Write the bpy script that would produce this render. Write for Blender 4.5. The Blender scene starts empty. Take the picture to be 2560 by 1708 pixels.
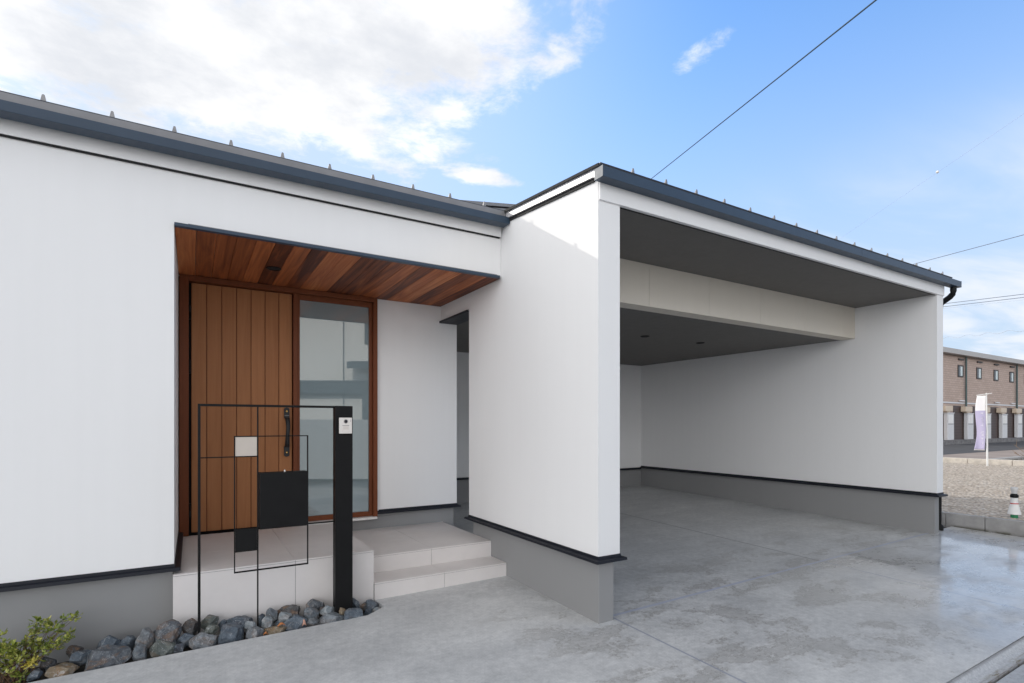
import bpy, bmesh, math, random
from mathutils import Vector, Matrix, noise as mnoise
from math import radians as rad, sin, cos, pi
random.seed(7)
SC = bpy.context.scene
COL = SC.collection

# ------------------------------------------------------------------ camera
cam_d = bpy.data.cameras.new('camera'); cam = bpy.data.objects.new('camera', cam_d); COL.objects.link(cam)
cam.location = (0, 0, 1.4)
cam.rotation_euler = (rad(90), 0, rad(59.0 - 90))
cam_d.sensor_width = 36.0
cam_d.lens = 36.0 * 1333.0 / 2560.0
cam_d.shift_y = (1059.5 - 854.0) / 2560.0
cam_d.clip_start = 0.05; cam_d.clip_end = 3000
SC.camera = cam

# ------------------------------------------------------------------ sun, sky, exposure
SUN = Vector((-1.0, 1.8, 1.10)).normalized()
sun_d = bpy.data.lights.new('sun', 'SUN'); sun_d.energy = 2.0; sun_d.angle = rad(0.6); sun_d.color = (1.0, 0.94, 0.85)
sun = bpy.data.objects.new('sun', sun_d); COL.objects.link(sun)
sun.rotation_euler = SUN.to_track_quat('Z', 'Y').to_euler(); sun.location = (-20, 36, 22)
SC.view_settings.view_transform = 'Standard'; SC.view_settings.look = 'None'
SC.view_settings.exposure = -0.05; SC.view_settings.gamma = 1.0
SC.cycles.use_denoising = True
SC.cycles.max_bounces = 8; SC.cycles.diffuse_bounces = 5; SC.cycles.glossy_bounces = 4

W = bpy.data.worlds.new('World'); SC.world = W; W.use_nodes = True


class NT:
    """small helper to chain shader nodes"""
    def __init__(s, tree): s.t = tree; s.n = tree.nodes; s.l = tree.links
    def new(s, typ, **kw):
        nd = s.n.new(typ)
        for k, v in kw.items():
            setattr(nd, k, v)
        return nd
    def put(s, sock, v):
        if v is None: return
        if hasattr(v, 'is_output'): s.l.new(v, sock)
        elif isinstance(v, bpy.types.Node): s.l.new(v.outputs[0], sock)
        elif isinstance(v, (tuple, list)) and len(v) == 3 and sock.type == 'RGBA': sock.default_value = (*v, 1)
        else: sock.default_value = v
    def math(s, op, a, b=None, c=None, clamp=False):
        nd = s.new('ShaderNodeMath', operation=op); nd.use_clamp = clamp
        for i, v in enumerate((a, b, c)): s.put(nd.inputs[i], v)
        return nd.outputs[0]
    def vmath(s, op, a, b=None):
        nd = s.new('ShaderNodeVectorMath', operation=op)
        s.put(nd.inputs[0], a); s.put(nd.inputs[1], b)
        return nd.outputs[0]
    def xyz(s, v):
        nd = s.new('ShaderNodeSeparateXYZ'); s.put(nd.inputs[0], v); return nd.outputs
    def comb(s, x, y, z):
        nd = s.new('ShaderNodeCombineXYZ')
        for i, v in enumerate((x, y, z)): s.put(nd.inputs[i], v)
        return nd.outputs[0]
    def noise(s, vec, scale, detail=4, rough=0.55, dist=0.0, out=0):
        nd = s.new('ShaderNodeTexNoise'); s.put(nd.inputs['Vector'], vec)
        nd.inputs['Scale'].default_value = scale; nd.inputs['Detail'].default_value = detail
        nd.inputs['Roughness'].default_value = rough; nd.inputs['Distortion'].default_value = dist
        return nd.outputs[out]
    def voro(s, vec, scale, feature='F1', out='Distance', rnd=1.0):
        nd = s.new('ShaderNodeTexVoronoi', feature=feature); s.put(nd.inputs['Vector'], vec)
        nd.inputs['Scale'].default_value = scale; nd.inputs['Randomness'].default_value = rnd
        return nd.outputs[out]
    def ramp(s, fac, stops):
        nd = s.new('ShaderNodeValToRGB'); s.put(nd.inputs[0], fac); e = nd.color_ramp.elements
        while len(e) < len(stops): e.new(0.5)
        for el, (p, c) in zip(e, stops):
            el.position = p; el.color = (c, c, c, 1) if not isinstance(c, (tuple, list)) else (*c, 1)
        return nd.outputs[0]
    def sstep(s, x, a, b):
        nd = s.new('ShaderNodeMapRange', interpolation_type='SMOOTHSTEP'); s.put(nd.inputs[0], x)
        nd.inputs[1].default_value = a; nd.inputs[2].default_value = b
        return nd.outputs[0]
    def mix(s, fac, a, b, mode='MIX'):
        nd = s.new('ShaderNodeMix', data_type='RGBA', blend_type=mode); s.put(nd.inputs[0], fac)
        s.put(nd.inputs[6], a); s.put(nd.inputs[7], b)
        return nd.outputs[2]
    def scalevec(s, v, sc):
        return s.vmath('MULTIPLY', v, sc)


def build_world():
    w = NT(W.node_tree)
    bg = w.n['Background']; bg.inputs[1].default_value = 0.15
    sky = w.new('ShaderNodeTexSky', sky_type='NISHITA'); sky.sun_disc = False
    sky.sun_elevation = math.asin(SUN.z); sky.sun_rotation = math.atan2(SUN.x, SUN.y)
    sky.air_density = 1.0; sky.dust_density = 0.6; sky.ozone_density = 1.5
    d = w.new('ShaderNodeTexCoord').outputs['Generated']
    x, y, z = w.xyz(d)
    zc = w.math('MAXIMUM', z, 0.03)
    px = w.math('DIVIDE', x, zc); py = w.math('DIVIDE', y, zc)
    p = w.comb(px, py, 0.0)
    n1 = w.noise(w.scalevec(p, (1.0, 1.0, 1)), 1.7, 9, 0.60, 0.35)
    n2 = w.noise(w.vmath('ADD', p, (7.3, 2.1, 0)), 5.0, 9, 0.66, 0.3)
    nn = w.math('ADD', w.math('MULTIPLY', n1, 0.6), w.math('MULTIPLY', n2, 0.4))
    # the big bank lies overhead, to the west and behind the camera; its edge is in the picture
    e1 = w.math('MULTIPLY', w.math('SUBTRACT', w.math('SUBTRACT', 0.88, w.math('MULTIPLY', w.math('SUBTRACT', py, 1.3), 0.16)), px), 0.62)
    e2 = w.math('MULTIPLY', w.math('SUBTRACT', w.math('SUBTRACT', 2.22, w.math('MULTIPLY', px, 0.12)), py), 0.75)
    bias = w.math('MINIMUM', w.math('MINIMUM', e1, e2), w.math('ADD', 0.20, w.math('MULTIPLY', w.sstep(y, 0.3, -0.2), 0.14)))
    # a small puff beyond its edge
    dx = w.math('SUBTRACT', px, 1.03); dy = w.math('SUBTRACT', py, 1.93)
    r2 = w.math('ADD', w.math('MULTIPLY', w.math('MULTIPLY', dx, dx), 4.2), w.math('MULTIPLY', w.math('MULTIPLY', dy, dy), 17.0))
    puff = w.math('SUBTRACT', 0.155, r2)
    # wisps
    dx = w.math('SUBTRACT', px, 1.17); dy = w.math('SUBTRACT', py, 0.98)
    r2 = w.math('ADD', w.math('MULTIPLY', w.math('MULTIPLY', dx, dx), 30.0), w.math('MULTIPLY', w.math('MULTIPLY', dy, dy), 5.0))
    wisp = w.math('SUBTRACT', 0.035, r2)
    dx = w.math('SUBTRACT', px, 0.83); dy = w.math('SUBTRACT', py, 1.12)
    r2 = w.math('ADD', w.math('MULTIPLY', w.math('MULTIPLY', dx, dx), 9.0), w.math('MULTIPLY', w.math('MULTIPLY', dy, dy), 1.6))
    wisp = w.math('MAXIMUM', wisp, w.math('SUBTRACT', 0.085, r2))
    bias = w.math('MAXIMUM', w.math('MAXIMUM', bias, puff), w.math('MAXIMUM', wisp, -0.35))
    dens = w.sstep(w.math('ADD', nn, bias), 0.52, 0.68)
    # thin high veil low in the east
    n3 = w.noise(w.scalevec(p, (0.25, 0.9, 1)), 1.3, 6, 0.55, 0.4)
    veil = w.math('MULTIPLY', w.sstep(px, 1.8, 3.3), w.math('MULTIPLY', w.sstep(n3, 0.34, 0.60), 0.92))
    base = w.vmath('MULTIPLY', sky.outputs[0], (1.45, 1.98, 2.46))
    sd = w.new('ShaderNodeVectorMath', operation='DOT_PRODUCT'); w.l.new(d, sd.inputs[0]); sd.inputs[1].default_value = SUN
    base = w.mix(w.math('MULTIPLY', w.sstep(sd.outputs['Value'], 0.35, 0.95), 0.85), base, (4.6, 5.3, 6.4))
    base = w.mix(w.math('MULTIPLY', w.sstep(z, 0.66, 0.08), 0.88), base, (4.2, 4.85, 5.8))
    shade = w.sstep(w.noise(w.vmath('ADD', p, (1.7, 4.4, 0)), 2.3, 6, 0.6), 0.30, 0.72)
    ccol = w.mix(shade, (6.0, 6.2, 6.6), (8.9, 8.85, 8.8))
    # unseen cloud, brightened in the west and low in the south as added fill
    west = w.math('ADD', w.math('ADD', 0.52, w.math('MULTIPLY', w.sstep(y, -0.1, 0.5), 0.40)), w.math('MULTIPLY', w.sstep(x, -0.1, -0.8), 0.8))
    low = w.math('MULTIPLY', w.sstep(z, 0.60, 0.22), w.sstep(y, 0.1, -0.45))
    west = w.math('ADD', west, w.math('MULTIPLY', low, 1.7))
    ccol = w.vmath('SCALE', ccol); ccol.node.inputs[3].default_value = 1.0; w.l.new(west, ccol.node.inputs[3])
    c = w.mix(veil, base, (6.3, 6.6, 7.2))
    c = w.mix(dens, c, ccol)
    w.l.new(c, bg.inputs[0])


build_world()

# ------------------------------------------------------------------ materials
MATS = {}
def mat(name):
    m = bpy.data.materials.new(name); m.use_nodes = True; MATS[name] = m
    k = NT(m.node_tree); b = m.node_tree.nodes['Principled BSDF']
    return m, k, b
def bump(k, b, h, strength=0.3, dist=0.01):
    nd = k.new('ShaderNodeBump'); nd.inputs['Strength'].default_value = strength; nd.inputs['Distance'].default_value = dist
    k.put(nd.inputs['Height'], h); k.l.new(nd.outputs[0], b.inputs['Normal'])
def pos(k): return k.new('ShaderNodeNewGeometry').outputs['Position']
def objc(k): return k.new('ShaderNodeTexCoord').outputs['Object']

def simple(name, c, rough=0.6, metal=0.0, var=0.06, vs=9.0, bstr=0.0, bs=220.0, spec=0.5):
    m, k, b = mat(name); P = pos(k)
    n = k.noise(P, vs, 5, 0.6)
    lo = tuple(v * (1 - var) for v in c); hi = tuple(min(1, v * (1 + var)) for v in c)
    k.put(b.inputs['Base Color'], k.ramp(n, [(0.3, lo), (0.7, hi)]))
    k.put(b.inputs['Roughness'], k.math('ADD', k.math('MULTIPLY', k.noise(P, vs * 3, 4), 0.16), rough - 0.08))
    b.inputs['Metallic'].default_value = metal
    b.inputs['Specular IOR Level'].default_value = spec
    if bstr: bump(k, b, k.noise(P, bs, 3, 0.6), bstr, 0.002)
    return m

def plaster(name, c, warm=0.0):
    m, k, b = mat(name); P = pos(k); x, y, z = k.xyz(P)
    n = k.noise(k.scalevec(P, (1, 1, 0.35)), 1.1, 6, 0.6)
    streak = k.noise(k.scalevec(P, (16, 16, 0.5)), 1.0, 4, 0.6)
    f = k.math('ADD', k.math('MULTIPLY', n, 0.6), k.math('MULTIPLY', streak, 0.4))
    k.put(b.inputs['Base Color'], k.ramp(f, [(0.3, tuple(v * 0.972 for v in c)), (0.65, c)]))
    b.inputs['Roughness'].default_value = 0.78
    b.inputs['Specular IOR Level'].default_value = 0.25
    fine = k.noise(P, 330, 3, 0.6); h = k.math('ADD', fine, k.math('MULTIPLY', k.noise(P, 40, 4), 0.8))
    bump(k, b, h, 0.16, 0.003)
    return m

plaster('white_siding', (0.845, 0.84, 0.835))
plaster('foundation_paint', (0.285, 0.285, 0.285))
plaster('beam_board', (0.70, 0.645, 0.56))
simple('dark_ceiling', (0.148, 0.140, 0.130), 0.75, var=0.05, bstr=0.1)
simple('flashing_metal', (0.010, 0.012, 0.019), 0.5, var=0.12, spec=0.3)
simple('gutter_metal', (0.034, 0.056, 0.088), 0.42, var=0.06, spec=0.35)
simple('roof_metal', (0.070, 0.078, 0.095), 0.36, var=0.12)
simple('drip_metal', (0.21, 0.21, 0.22), 0.4, var=0.08)
simple('rake_metal', (0.62, 0.61, 0.62), 0.42, metal=0.3, var=0.05)
simple('galvanised', (0.27, 0.265, 0.27), 0.45, metal=0.3, var=0.12, vs=60)
simple('black_steel', (0.0055, 0.0055, 0.006), 0.5, var=0.2, bstr=0.06, spec=0.22)
simple('black_gap', (0.006, 0.006, 0.007), 0.8)
simple('black_leather', (0.012, 0.012, 0.013), 0.5, bstr=0.3, bs=500)
simple('brass', (0.75, 0.48, 0.14), 0.28, metal=1.0)
simple('opal_panel', (0.56, 0.50, 0.44), 0.4, var=0.03)
simple('intercom_white', (0.74, 0.70, 0.66), 0.4, var=0.02)
simple('intercom_grey', (0.33, 0.31, 0.30), 0.5)
simple('lens_black', (0.008, 0.008, 0.012), 0.12)
simple('sill_white', (0.74, 0.72, 0.70), 0.5)
simple('tile', (0.70, 0.665, 0.65), 0.55, var=0.035, vs=5, bstr=0.12, bs=160)
simple('grout', (0.17, 0.165, 0.17), 0.9)
simple('soil', (0.045, 0.040, 0.035), 0.95, var=0.5, vs=40, bstr=1.0, bs=60)
simple('cable_black', (0.012, 0.045, 0.085), 0.6)
simple('cable_grey', (0.16, 0.19, 0.24), 0.6)
simple('cable_pale', (0.50, 0.56, 0.64), 0.6)
simple('pole_white', (0.80, 0.80, 0.78), 0.4)
simple('cone_white', (0.78, 0.77, 0.75), 0.45)
simple('cone_green', (0.02, 0.22, 0.09), 0.45)
simple('cone_red', (0.50, 0.03, 0.03), 0.45)
simple('cone_clear', (0.62, 0.61, 0.60), 0.2)
simple('cabinet_white', (0.62, 0.62, 0.63), 0.45)
simple('heater_beige', (0.60, 0.50, 0.39), 0.5)
simple('apt_trim', (0.40, 0.39, 0.38), 0.5)
simple('apt_pipe', (0.05, 0.085, 0.085), 0.5)
simple('apt_glass_white', (0.62, 0.70, 0.70), 0.35)
simple('apt_dark', (0.030, 0.025, 0.025), 0.5)
simple('stone_plinth', (0.17, 0.165, 0.165), 0.9, var=0.4, vs=4)
simple('shade_asphalt', (0.055, 0.056, 0.060), 0.9, var=0.2, vs=0.7, bstr=0.4, bs=60)
simple('lot_brown', (0.27, 0.225, 0.20), 0.95, var=0.18, vs=0.5, bstr=0.4, bs=40)
simple('earth', (0.16, 0.145, 0.125), 0.95, var=0.3, vs=0.2)
simple('twig', (0.23, 0.15, 0.09), 0.85)
simple('stem_brown', (0.13, 0.075, 0.04), 0.85)
simple('neighbour_grey', (0.10, 0.12, 0.14), 0.5)
simple('neighbour_wall', (0.42, 0.43, 0.44), 0.85)
simple('neighbour_white', (0.80, 0.78, 0.75), 0.8, var=0.03, vs=1)
simple('shard_orange', (0.45, 0.16, 0.05), 0.7)
simple('shard_pink', (0.48, 0.27, 0.20), 0.7)

# concrete of the drive
def concrete(name, c0, c1, joints=True):
    m, k, b = mat(name); P = pos(k); x, y, z = k.xyz(P)
    big = k.noise(k.scalevec(P, (0.6, 0.9, 1)), 1.1, 5, 0.6, 0.6)
    mid = k.noise(k.scalevec(P, (0.75, 1.25, 1)), 3.2, 7, 0.66, 0.35)
    fine = k.noise(P, 75, 4, 0.7)
    spk = k.noise(P, 19, 6, 0.72)
    f = k.math('ADD', k.math('ADD', k.math('MULTIPLY', big, 0.26), k.math('MULTIPLY', mid, 0.26)),
               k.math('ADD', k.math('MULTIPLY', fine, 0.20), k.math('MULTIPLY', spk, 0.30)))
    col = k.ramp(f, [(0.41, c0), (0.52, tuple((a + d) / 2 for a, d in zip(c0, c1))), (0.62, c1)])
    # blotchy stains with a hard rim, mainly in the open bay
    sn = k.math('ADD', k.math('MULTIPLY', k.noise(k.scalevec(P, (0.75, 1.25, 1)), 2.2, 9, 0.68, 0.4), 0.78), k.math('MULTIPLY', k.noise(P, 26, 4, 0.7), 0.22))
    area = k.math('MULTIPLY', k.sstep(x, 1.3, 3.0), k.sstep(y, 3.1, 2.5))
    area = k.math('MAXIMUM', area, k.math('MULTIPLY', k.sstep(x, 1.6, 2.1), k.sstep(y, 4.4, 3.0)))
    s0 = k.math('ADD', sn, k.math('MULTIPLY', area, 0.05))
    stain = k.math('MULTIPLY', k.sstep(s0, 0.535, 0.605), k.math('ADD', 0.25, k.math('MULTIPLY', area, 0.75)))
    rim = k.math('MULTIPLY', k.math('MULTIPLY', k.sstep(k.math('ABSOLUTE', k.math('SUBTRACT', s0, 0.60)), 0.016, 0.002), area), k.sstep(spk, 0.36, 0.56))
    col = k.mix(k.math('MULTIPLY', stain, 0.34), col, (0.26, 0.25, 0.235))
    col = k.mix(k.math('MULTIPLY', rim, 0.46), col, (0.13, 0.12, 0.105))
    pale = k.math('MULTIPLY', k.math('MULTIPLY', k.sstep(s0, 0.50, 0.42), area), k.sstep(spk, 0.42, 0.62))
    col = k.mix(k.math('MULTIPLY', pale, 0.30), col, (0.60, 0.61, 0.61))
    # brushed finishing lines
    br = k.noise(k.scalevec(P, (1.2, 26, 1)), 2.0, 4, 0.6)
    col = k.mix(k.math('MULTIPLY', k.sstep(br, 0.45, 0.75), 0.16), col, (0.55, 0.56, 0.57))
    h = k.math('ADD', fine, k.math('MULTIPLY', spk, 0.9))
    if joints:
        def line(c, at, w): return k.math('LESS_THAN', k.math('ABSOLUTE', k.math('SUBTRACT', c, at)), w)
        front = k.math('LESS_THAN', y, 2.94)
        j = line(x, 5.33, 0.008)
        for at in (2.60, 8.02): j = k.math('MAXIMUM', j, k.math('MULTIPLY', line(x, at, 0.008), front))
        col = k.mix(k.math('MULTIPLY', j, 0.75), col, k.mix(front, (0.12, 0.125, 0.14), (0.26, 0.29, 0.37)))
        jj = k.math('MULTIPLY', line(y, 2.945, 0.014), k.math('MULTIPLY', k.math('GREATER_THAN', x, 2.575), k.math('LESS_THAN', x, 8.02)))
        col = k.mix(k.math('MULTIPLY', jj, 0.8), col, (0.40, 0.44, 0.56))
        h = k.math('SUBTRACT', h, k.math('MULTIPLY', k.math('MAXIMUM', j, jj), 3.0))
    k.put(b.inputs['Base Color'], col)
    wn_ = k.noise(k.scalevec(P, (0.8, 1.5, 1)), 1.6, 6, 0.6, 0.4)
    wet = k.math('MULTIPLY', k.math('MULTIPLY', k.sstep(x, 3.4, 5.4), k.sstep(y, 3.05, 2.85)), k.sstep(wn_, 0.28, 0.56))
    k.put(b.inputs['Coat Weight'], k.math('MULTIPLY', wet, 0.85)); b.inputs['Coat Roughness'].default_value = 0.07; b.inputs['Coat IOR'].default_value = 1.4
    rg = k.math('ADD', k.math('SUBTRACT', 0.56, k.math('MULTIPLY', wet, 0.25)), k.math('MULTIPLY', k.math('SUBTRACT', mid, 0.5), 0.5))
    rg = k.math('SUBTRACT', rg, k.math('MULTIPLY', stain, 0.08))
    k.put(b.inputs['Roughness'], k.math('MAXIMUM', rg, 0.16))
    b.inputs['Specular IOR Level'].default_value = 0.55
    bump(k, b, h, 0.10, 0.004)
    return m
concrete('drive_concrete', (0.38, 0.39, 0.40), (0.64, 0.645, 0.645))
concrete('gutter_concrete', (0.30, 0.31, 0.32), (0.50, 0.51, 0.52), joints=False)

def drain_mat():
    m, k, b = mat('drain_concrete'); P = pos(k); x, y, z = k.xyz(P)
    n = k.noise(k.scalevec(P, (5, 22, 1)), 1.5, 6, 0.65, 0.3); f = k.noise(P, 60, 4, 0.7)
    col = k.ramp(f, [(0.3, (0.34, 0.35, 0.37)), (0.7, (0.56, 0.57, 0.58))])
    col = k.mix(k.math('MULTIPLY', k.sstep(n, 0.46, 0.62), k.sstep(y, 1.235, 1.20)), col, (0.22, 0.185, 0.13))
    edge = k.math('MAXIMUM', k.sstep(y, 1.258, 1.272), k.sstep(y, 1.182, 1.168))
    col = k.mix(k.math('MULTIPLY', edge, k.math('ADD', 0.25, k.math('MULTIPLY', n, 0.5))), col, (0.075, 0.058, 0.048))
    k.put(b.inputs['Base Color'], col); b.inputs['Roughness'].default_value = 0.6
    bump(k, b, f, 0.3, 0.003)
drain_mat()
def kerb_mat(name, c):
    m, k, b = mat(name); P = pos(k)
    n = k.noise(P, 7, 6, 0.65); fn = k.noise(P, 120, 3, 0.6)
    col = k.ramp(n, [(0.3, tuple(v * 0.75 for v in c)), (0.7, tuple(v * 1.1 for v in c))])
    x, y, z = k.xyz(P)
    col = k.mix(k.math('MULTIPLY', k.sstep(z, 0.12, 0.06), k.sstep(n, 0.35, 0.6)), col, (0.06, 0.055, 0.03))
    k.put(b.inputs['Base Color'], col); b.inputs['Roughness'].default_value = 0.9
    bump(k, b, fn, 0.4, 0.003)
kerb_mat('kerb_grey', (0.36, 0.35, 0.34)); kerb_mat('kerb_pale', (0.68, 0.62, 0.54))

def gravel_mat():
    m, k, b = mat('gravel'); P = pos(k)
    v = k.new('ShaderNodeTexVoronoi'); k.put(v.inputs['Vector'], P); v.inputs['Scale'].default_value = 27
    r, g, bl = k.new('ShaderNodeSeparateColor').outputs[:3], None, None
    sep = k.new('ShaderNodeSeparateColor'); k.l.new(v.outputs['Color'], sep.inputs[0])
    col = k.ramp(sep.outputs[0], [(0.0, (0.36, 0.30, 0.24)), (0.35, (0.62, 0.52, 0.42)), (0.7, (0.78, 0.68, 0.57)), (1.0, (0.90, 0.84, 0.76))])
    dk = k.sstep(v.outputs['Distance'], 0.30, 0.72)
    col = k.mix(k.math('MULTIPLY', dk, 0.45), col, (0.16, 0.125, 0.10))
    big = k.noise(P, 0.6, 4, 0.6)
    col = k.mix(k.math('MULTIPLY', k.sstep(big, 0.4, 0.7), 0.15), col, (0.50, 0.40, 0.30))
    k.put(b.inputs['Base Color'], col); b.inputs['Roughness'].default_value = 0.95
    bump(k, b, k.math('MULTIPLY', v.outputs['Distance'], -1.0), 1.0, 0.05)
gravel_mat()

def wood(name, c_dark, c_mid, c_light, along, pitch, off, axis, rough=0.5, contrast=1.0, grain=1.0):
    """boards of width pitch side by side along world axis, grain running along `along`"""
    m, k, b = mat(name); P = pos(k); X = k.xyz(P)
    idx = k.math('FLOOR', k.math('DIVIDE', k.math('SUBTRACT', X[axis], off), pitch))
    wn = k.new('ShaderNodeTexWhiteNoise', noise_dimensions='1D'); k.put(wn.inputs['W'], k.math('ADD', idx, 31.7))
    rv = wn.outputs[0]
    st = [9.0, 9.0, 9.0]; st[along] = 0.55
    sh = k.comb(0.0, 0.0, 0.0)
    sh = k.comb(k.math('MULTIPLY', rv, 13.0), k.math('MULTIPLY', rv, 7.0), k.math('MULTIPLY', rv, 5.0))
    V = k.vmath('ADD', k.scalevec(P, tuple(st)), sh)
    g1 = k.noise(V, 1.6, 6, 0.6, 1.2)
    st2 = [90.0, 90.0, 90.0]; st2[along] = 1.6
    g2 = k.noise(k.vmath('ADD', k.scalevec(P, tuple(st2)), sh), 1.0, 4, 0.6, 0.2)
    f = k.math('ADD', k.math('ADD', k.math('MULTIPLY', rv, 0.55 * contrast), k.math('MULTIPLY', g1, 0.50 * grain)), k.math('MULTIPLY', g2, 0.22 * grain))
    f = k.math('ADD', f, 0.5 - (0.275 * contrast + 0.36 * grain))
    k.put(b.inputs['Base Color'], k.ramp(f, [(0.22, c_dark), (0.5, c_mid), (0.82, c_light)]))
    k.put(b.inputs['Roughness'], k.math('ADD', rough - 0.05, k.math('MULTIPLY', g2, 0.12)))
    b.inputs['Specular IOR Level'].default_value = 0.22
    bump(k, b, g2, 0.12, 0.002)
wood('cedar_planks', (0.090, 0.026, 0.014), (0.42, 0.125, 0.043), (0.74, 0.32, 0.13), 1, 0.125, -0.098, 0, contrast=1.0, grain=1.35)
wood('door_wood', (0.28, 0.108, 0.042), (0.385, 0.165, 0.068), (0.49, 0.23, 0.105), 2, 0.1209, -0.004, 0, contrast=0.35, grain=0.9)
wood('frame_wood', (0.115, 0.034, 0.014), (0.17, 0.051, 0.020), (0.22, 0.070, 0.029), 2, 3.0, -5.0, 0, contrast=0.2, grain=0.8)

def glass_mat():
    m, k, b = mat('film_glass')
    b.inputs['Base Color'].default_value = (0.20, 0.265, 0.285, 1); b.inputs['Roughness'].default_value = 0.6
    b.inputs['Specular IOR Level'].default_value = 0.0
    gl = k.new('ShaderNodeBsdfGlossy'); gl.inputs['Roughness'].default_value = 0.004; gl.inputs['Color'].default_value = (0.95, 0.97, 0.96, 1)
    lw = k.new('ShaderNodeFresnel'); lw.inputs[0].default_value = 1.52
    mx = k.new('ShaderNodeMixShader'); k.put(mx.inputs[0], k.math('ADD', k.math('MULTIPLY', lw.outputs[0], 1.9), 0.17))
    k.l.new(b.outputs[0], mx.inputs[1]); k.l.new(gl.outputs[0], mx.inputs[2])
    k.l.new(mx.outputs[0], m.node_tree.nodes['Material Output'].inputs[0])
glass_mat()

def rock_mat(name, c0, c1, c2, rust):
    m, k, b = mat(name); P = objc(k)
    oi = k.new('ShaderNodeObjectInfo').outputs['Random']
    V = k.vmath('ADD', P, k.comb(k.math('MULTIPLY', oi, 37.0), k.math('MULTIPLY', oi, 11.0), 0.0))
    n = k.noise(V, 16, 8, 0.7, 0.5); n2 = k.noise(k.scalevec(V, (1, 1, 2.2)), 9, 5, 0.6, 0.8)
    col = k.ramp(n, [(0.28, c0), (0.5, c1), (0.74, c2)])
    col = k.mix(k.math('MULTIPLY', k.sstep(n2, 0.50, 0.62), rust), col, (0.26, 0.135, 0.055))
    vein = k.sstep(k.math('ABSOLUTE', k.math('SUBTRACT', k.noise(V, 7, 5, 0.6, 1.5), 0.5)), 0.012, 0.0)
    col = k.mix(k.math('MULTIPLY', vein, 0.55), col, (0.45, 0.46, 0.47))
    spk = k.noise(V, 150, 3, 0.7)
    col = k.mix(k.sstep(spk, 0.60, 0.75), col, (0.32, 0.35, 0.38))
    k.put(b.inputs['Base Color'], col); b.inputs['Roughness'].default_value = 0.62
    bump(k, b, k.math('ADD', n, k.math('MULTIPLY', spk, 0.35)), 0.9, 0.012)
rock_mat('rock_blue', (0.035, 0.048, 0.065), (0.075, 0.098, 0.125), (0.20, 0.235, 0.27), 0.10)
rock_mat('rock_grey', (0.06, 0.07, 0.08), (0.125, 0.145, 0.165), (0.26, 0.29, 0.31), 0.15)
rock_mat('rock_pale', (0.11, 0.13, 0.14), (0.22, 0.25, 0.27), (0.42, 0.44, 0.45), 0.20)
rock_mat('rock_tan', (0.07, 0.075, 0.078), (0.14, 0.152, 0.165), (0.30, 0.325, 0.345), 0.24)
rock_mat('rock_brown', (0.035, 0.04, 0.05), (0.082, 0.092, 0.105), (0.22, 0.24, 0.26), 0.38)
rock_mat('rock_rust', (0.03, 0.03, 0.036), (0.075, 0.072, 0.072), (0.19, 0.19, 0.19), 0.48)
rock_mat('rock_olive', (0.045, 0.055, 0.052), (0.10, 0.115, 0.105), (0.21, 0.225, 0.20), 0.18)
rock_mat('rock_ochre', (0.09, 0.075, 0.055), (0.20, 0.155, 0.10), (0.34, 0.31, 0.26), 0.45)
rock_mat('rock_dark', (0.015, 0.018, 0.022), (0.04, 0.042, 0.046), (0.12, 0.12, 0.12), 0.20)

def leaf_mat(name, a, b_, c):
    m, k, b = mat(name)
    at = k.new('ShaderNodeAttribute', attribute_name='tint').outputs['Fac']
    n = k.noise(objc(k), 60, 3)
    k.put(b.inputs['Base Color'], k.ramp(k.math('ADD', k.math('MULTIPLY', at, 0.8), k.math('MULTIPLY', n, 0.2)), [(0.1, a), (0.5, b_), (0.9, c)]))
    b.inputs['Roughness'].default_value = 0.45
    b.inputs['Subsurface Weight'].default_value = 0.0
leaf_mat('leaf_green', (0.035, 0.080, 0.014), (0.20, 0.24, 0.030), (0.62, 0.56, 0.16))
leaf_mat('leaf_yellow', (0.42, 0.33, 0.03), (0.62, 0.52, 0.07), (0.75, 0.68, 0.20))

def brick_mat():
    m, k, b = mat('apt_brick'); P = pos(k); x, y, z = k.xyz(P)
    br = k.new('ShaderNodeTexBrick'); k.put(br.inputs['Vector'], k.comb(x, z, 0.0))
    br.inputs['Scale'].default_value = 1.0; br.inputs['Brick Width'].default_value = 0.46; br.inputs['Row Height'].default_value = 0.155
    br.inputs['Mortar Size'].default_value = 0.014; br.inputs['Mortar Smooth'].default_value = 0.3
    br.inputs['Color1'].default_value = (0.43, 0.33, 0.275, 1); br.inputs['Color2'].default_value = (0.49, 0.38, 0.325, 1)
    br.inputs['Mortar'].default_value = (0.30, 0.24, 0.21, 1)
    k.put(b.inputs['Base Color'], br.outputs[0]); b.inputs['Roughness'].default_value = 0.85
brick_mat()
def shutter_mat():
    m, k, b = mat('apt_door'); z = k.xyz(pos(k))[2]
    f = k.math('FRACT', k.math('MULTIPLY', z, 5.0))
    k.put(b.inputs['Base Color'], k.ramp(f, [(0.0, (0.02, 0.014, 0.013)), (0.2, (0.075, 0.05, 0.045)), (1.0, (0.055, 0.038, 0.035))]))
    b.inputs['Roughness'].default_value = 0.5
shutter_mat()
def flag_mat():
    m, k, b = mat('flag_cloth'); P = objc(k); x, y, z = k.xyz(P)
    top = k.sstep(z, 1.462, 1.468)
    bot = k.math('LESS_THAN', z, 0.435)
    w = k.math('MAXIMUM', top, bot)
    col = k.mix(w, (0.50, 0.46, 0.64), (0.85, 0.83, 0.84))
    k.put(b.inputs['Base Color'], col); b.inputs['Roughness'].default_value = 0.8
flag_mat()
simple('flag_ink', (0.80, 0.78, 0.84), 0.8)
simple('flag_pink', (0.75, 0.62, 0.66), 0.8)

# ------------------------------------------------------------------ mesh helpers
def wloc(o):
    v = Vector((0, 0, 0))
    while o is not None: v += o.location; o = o.parent
    return v

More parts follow.
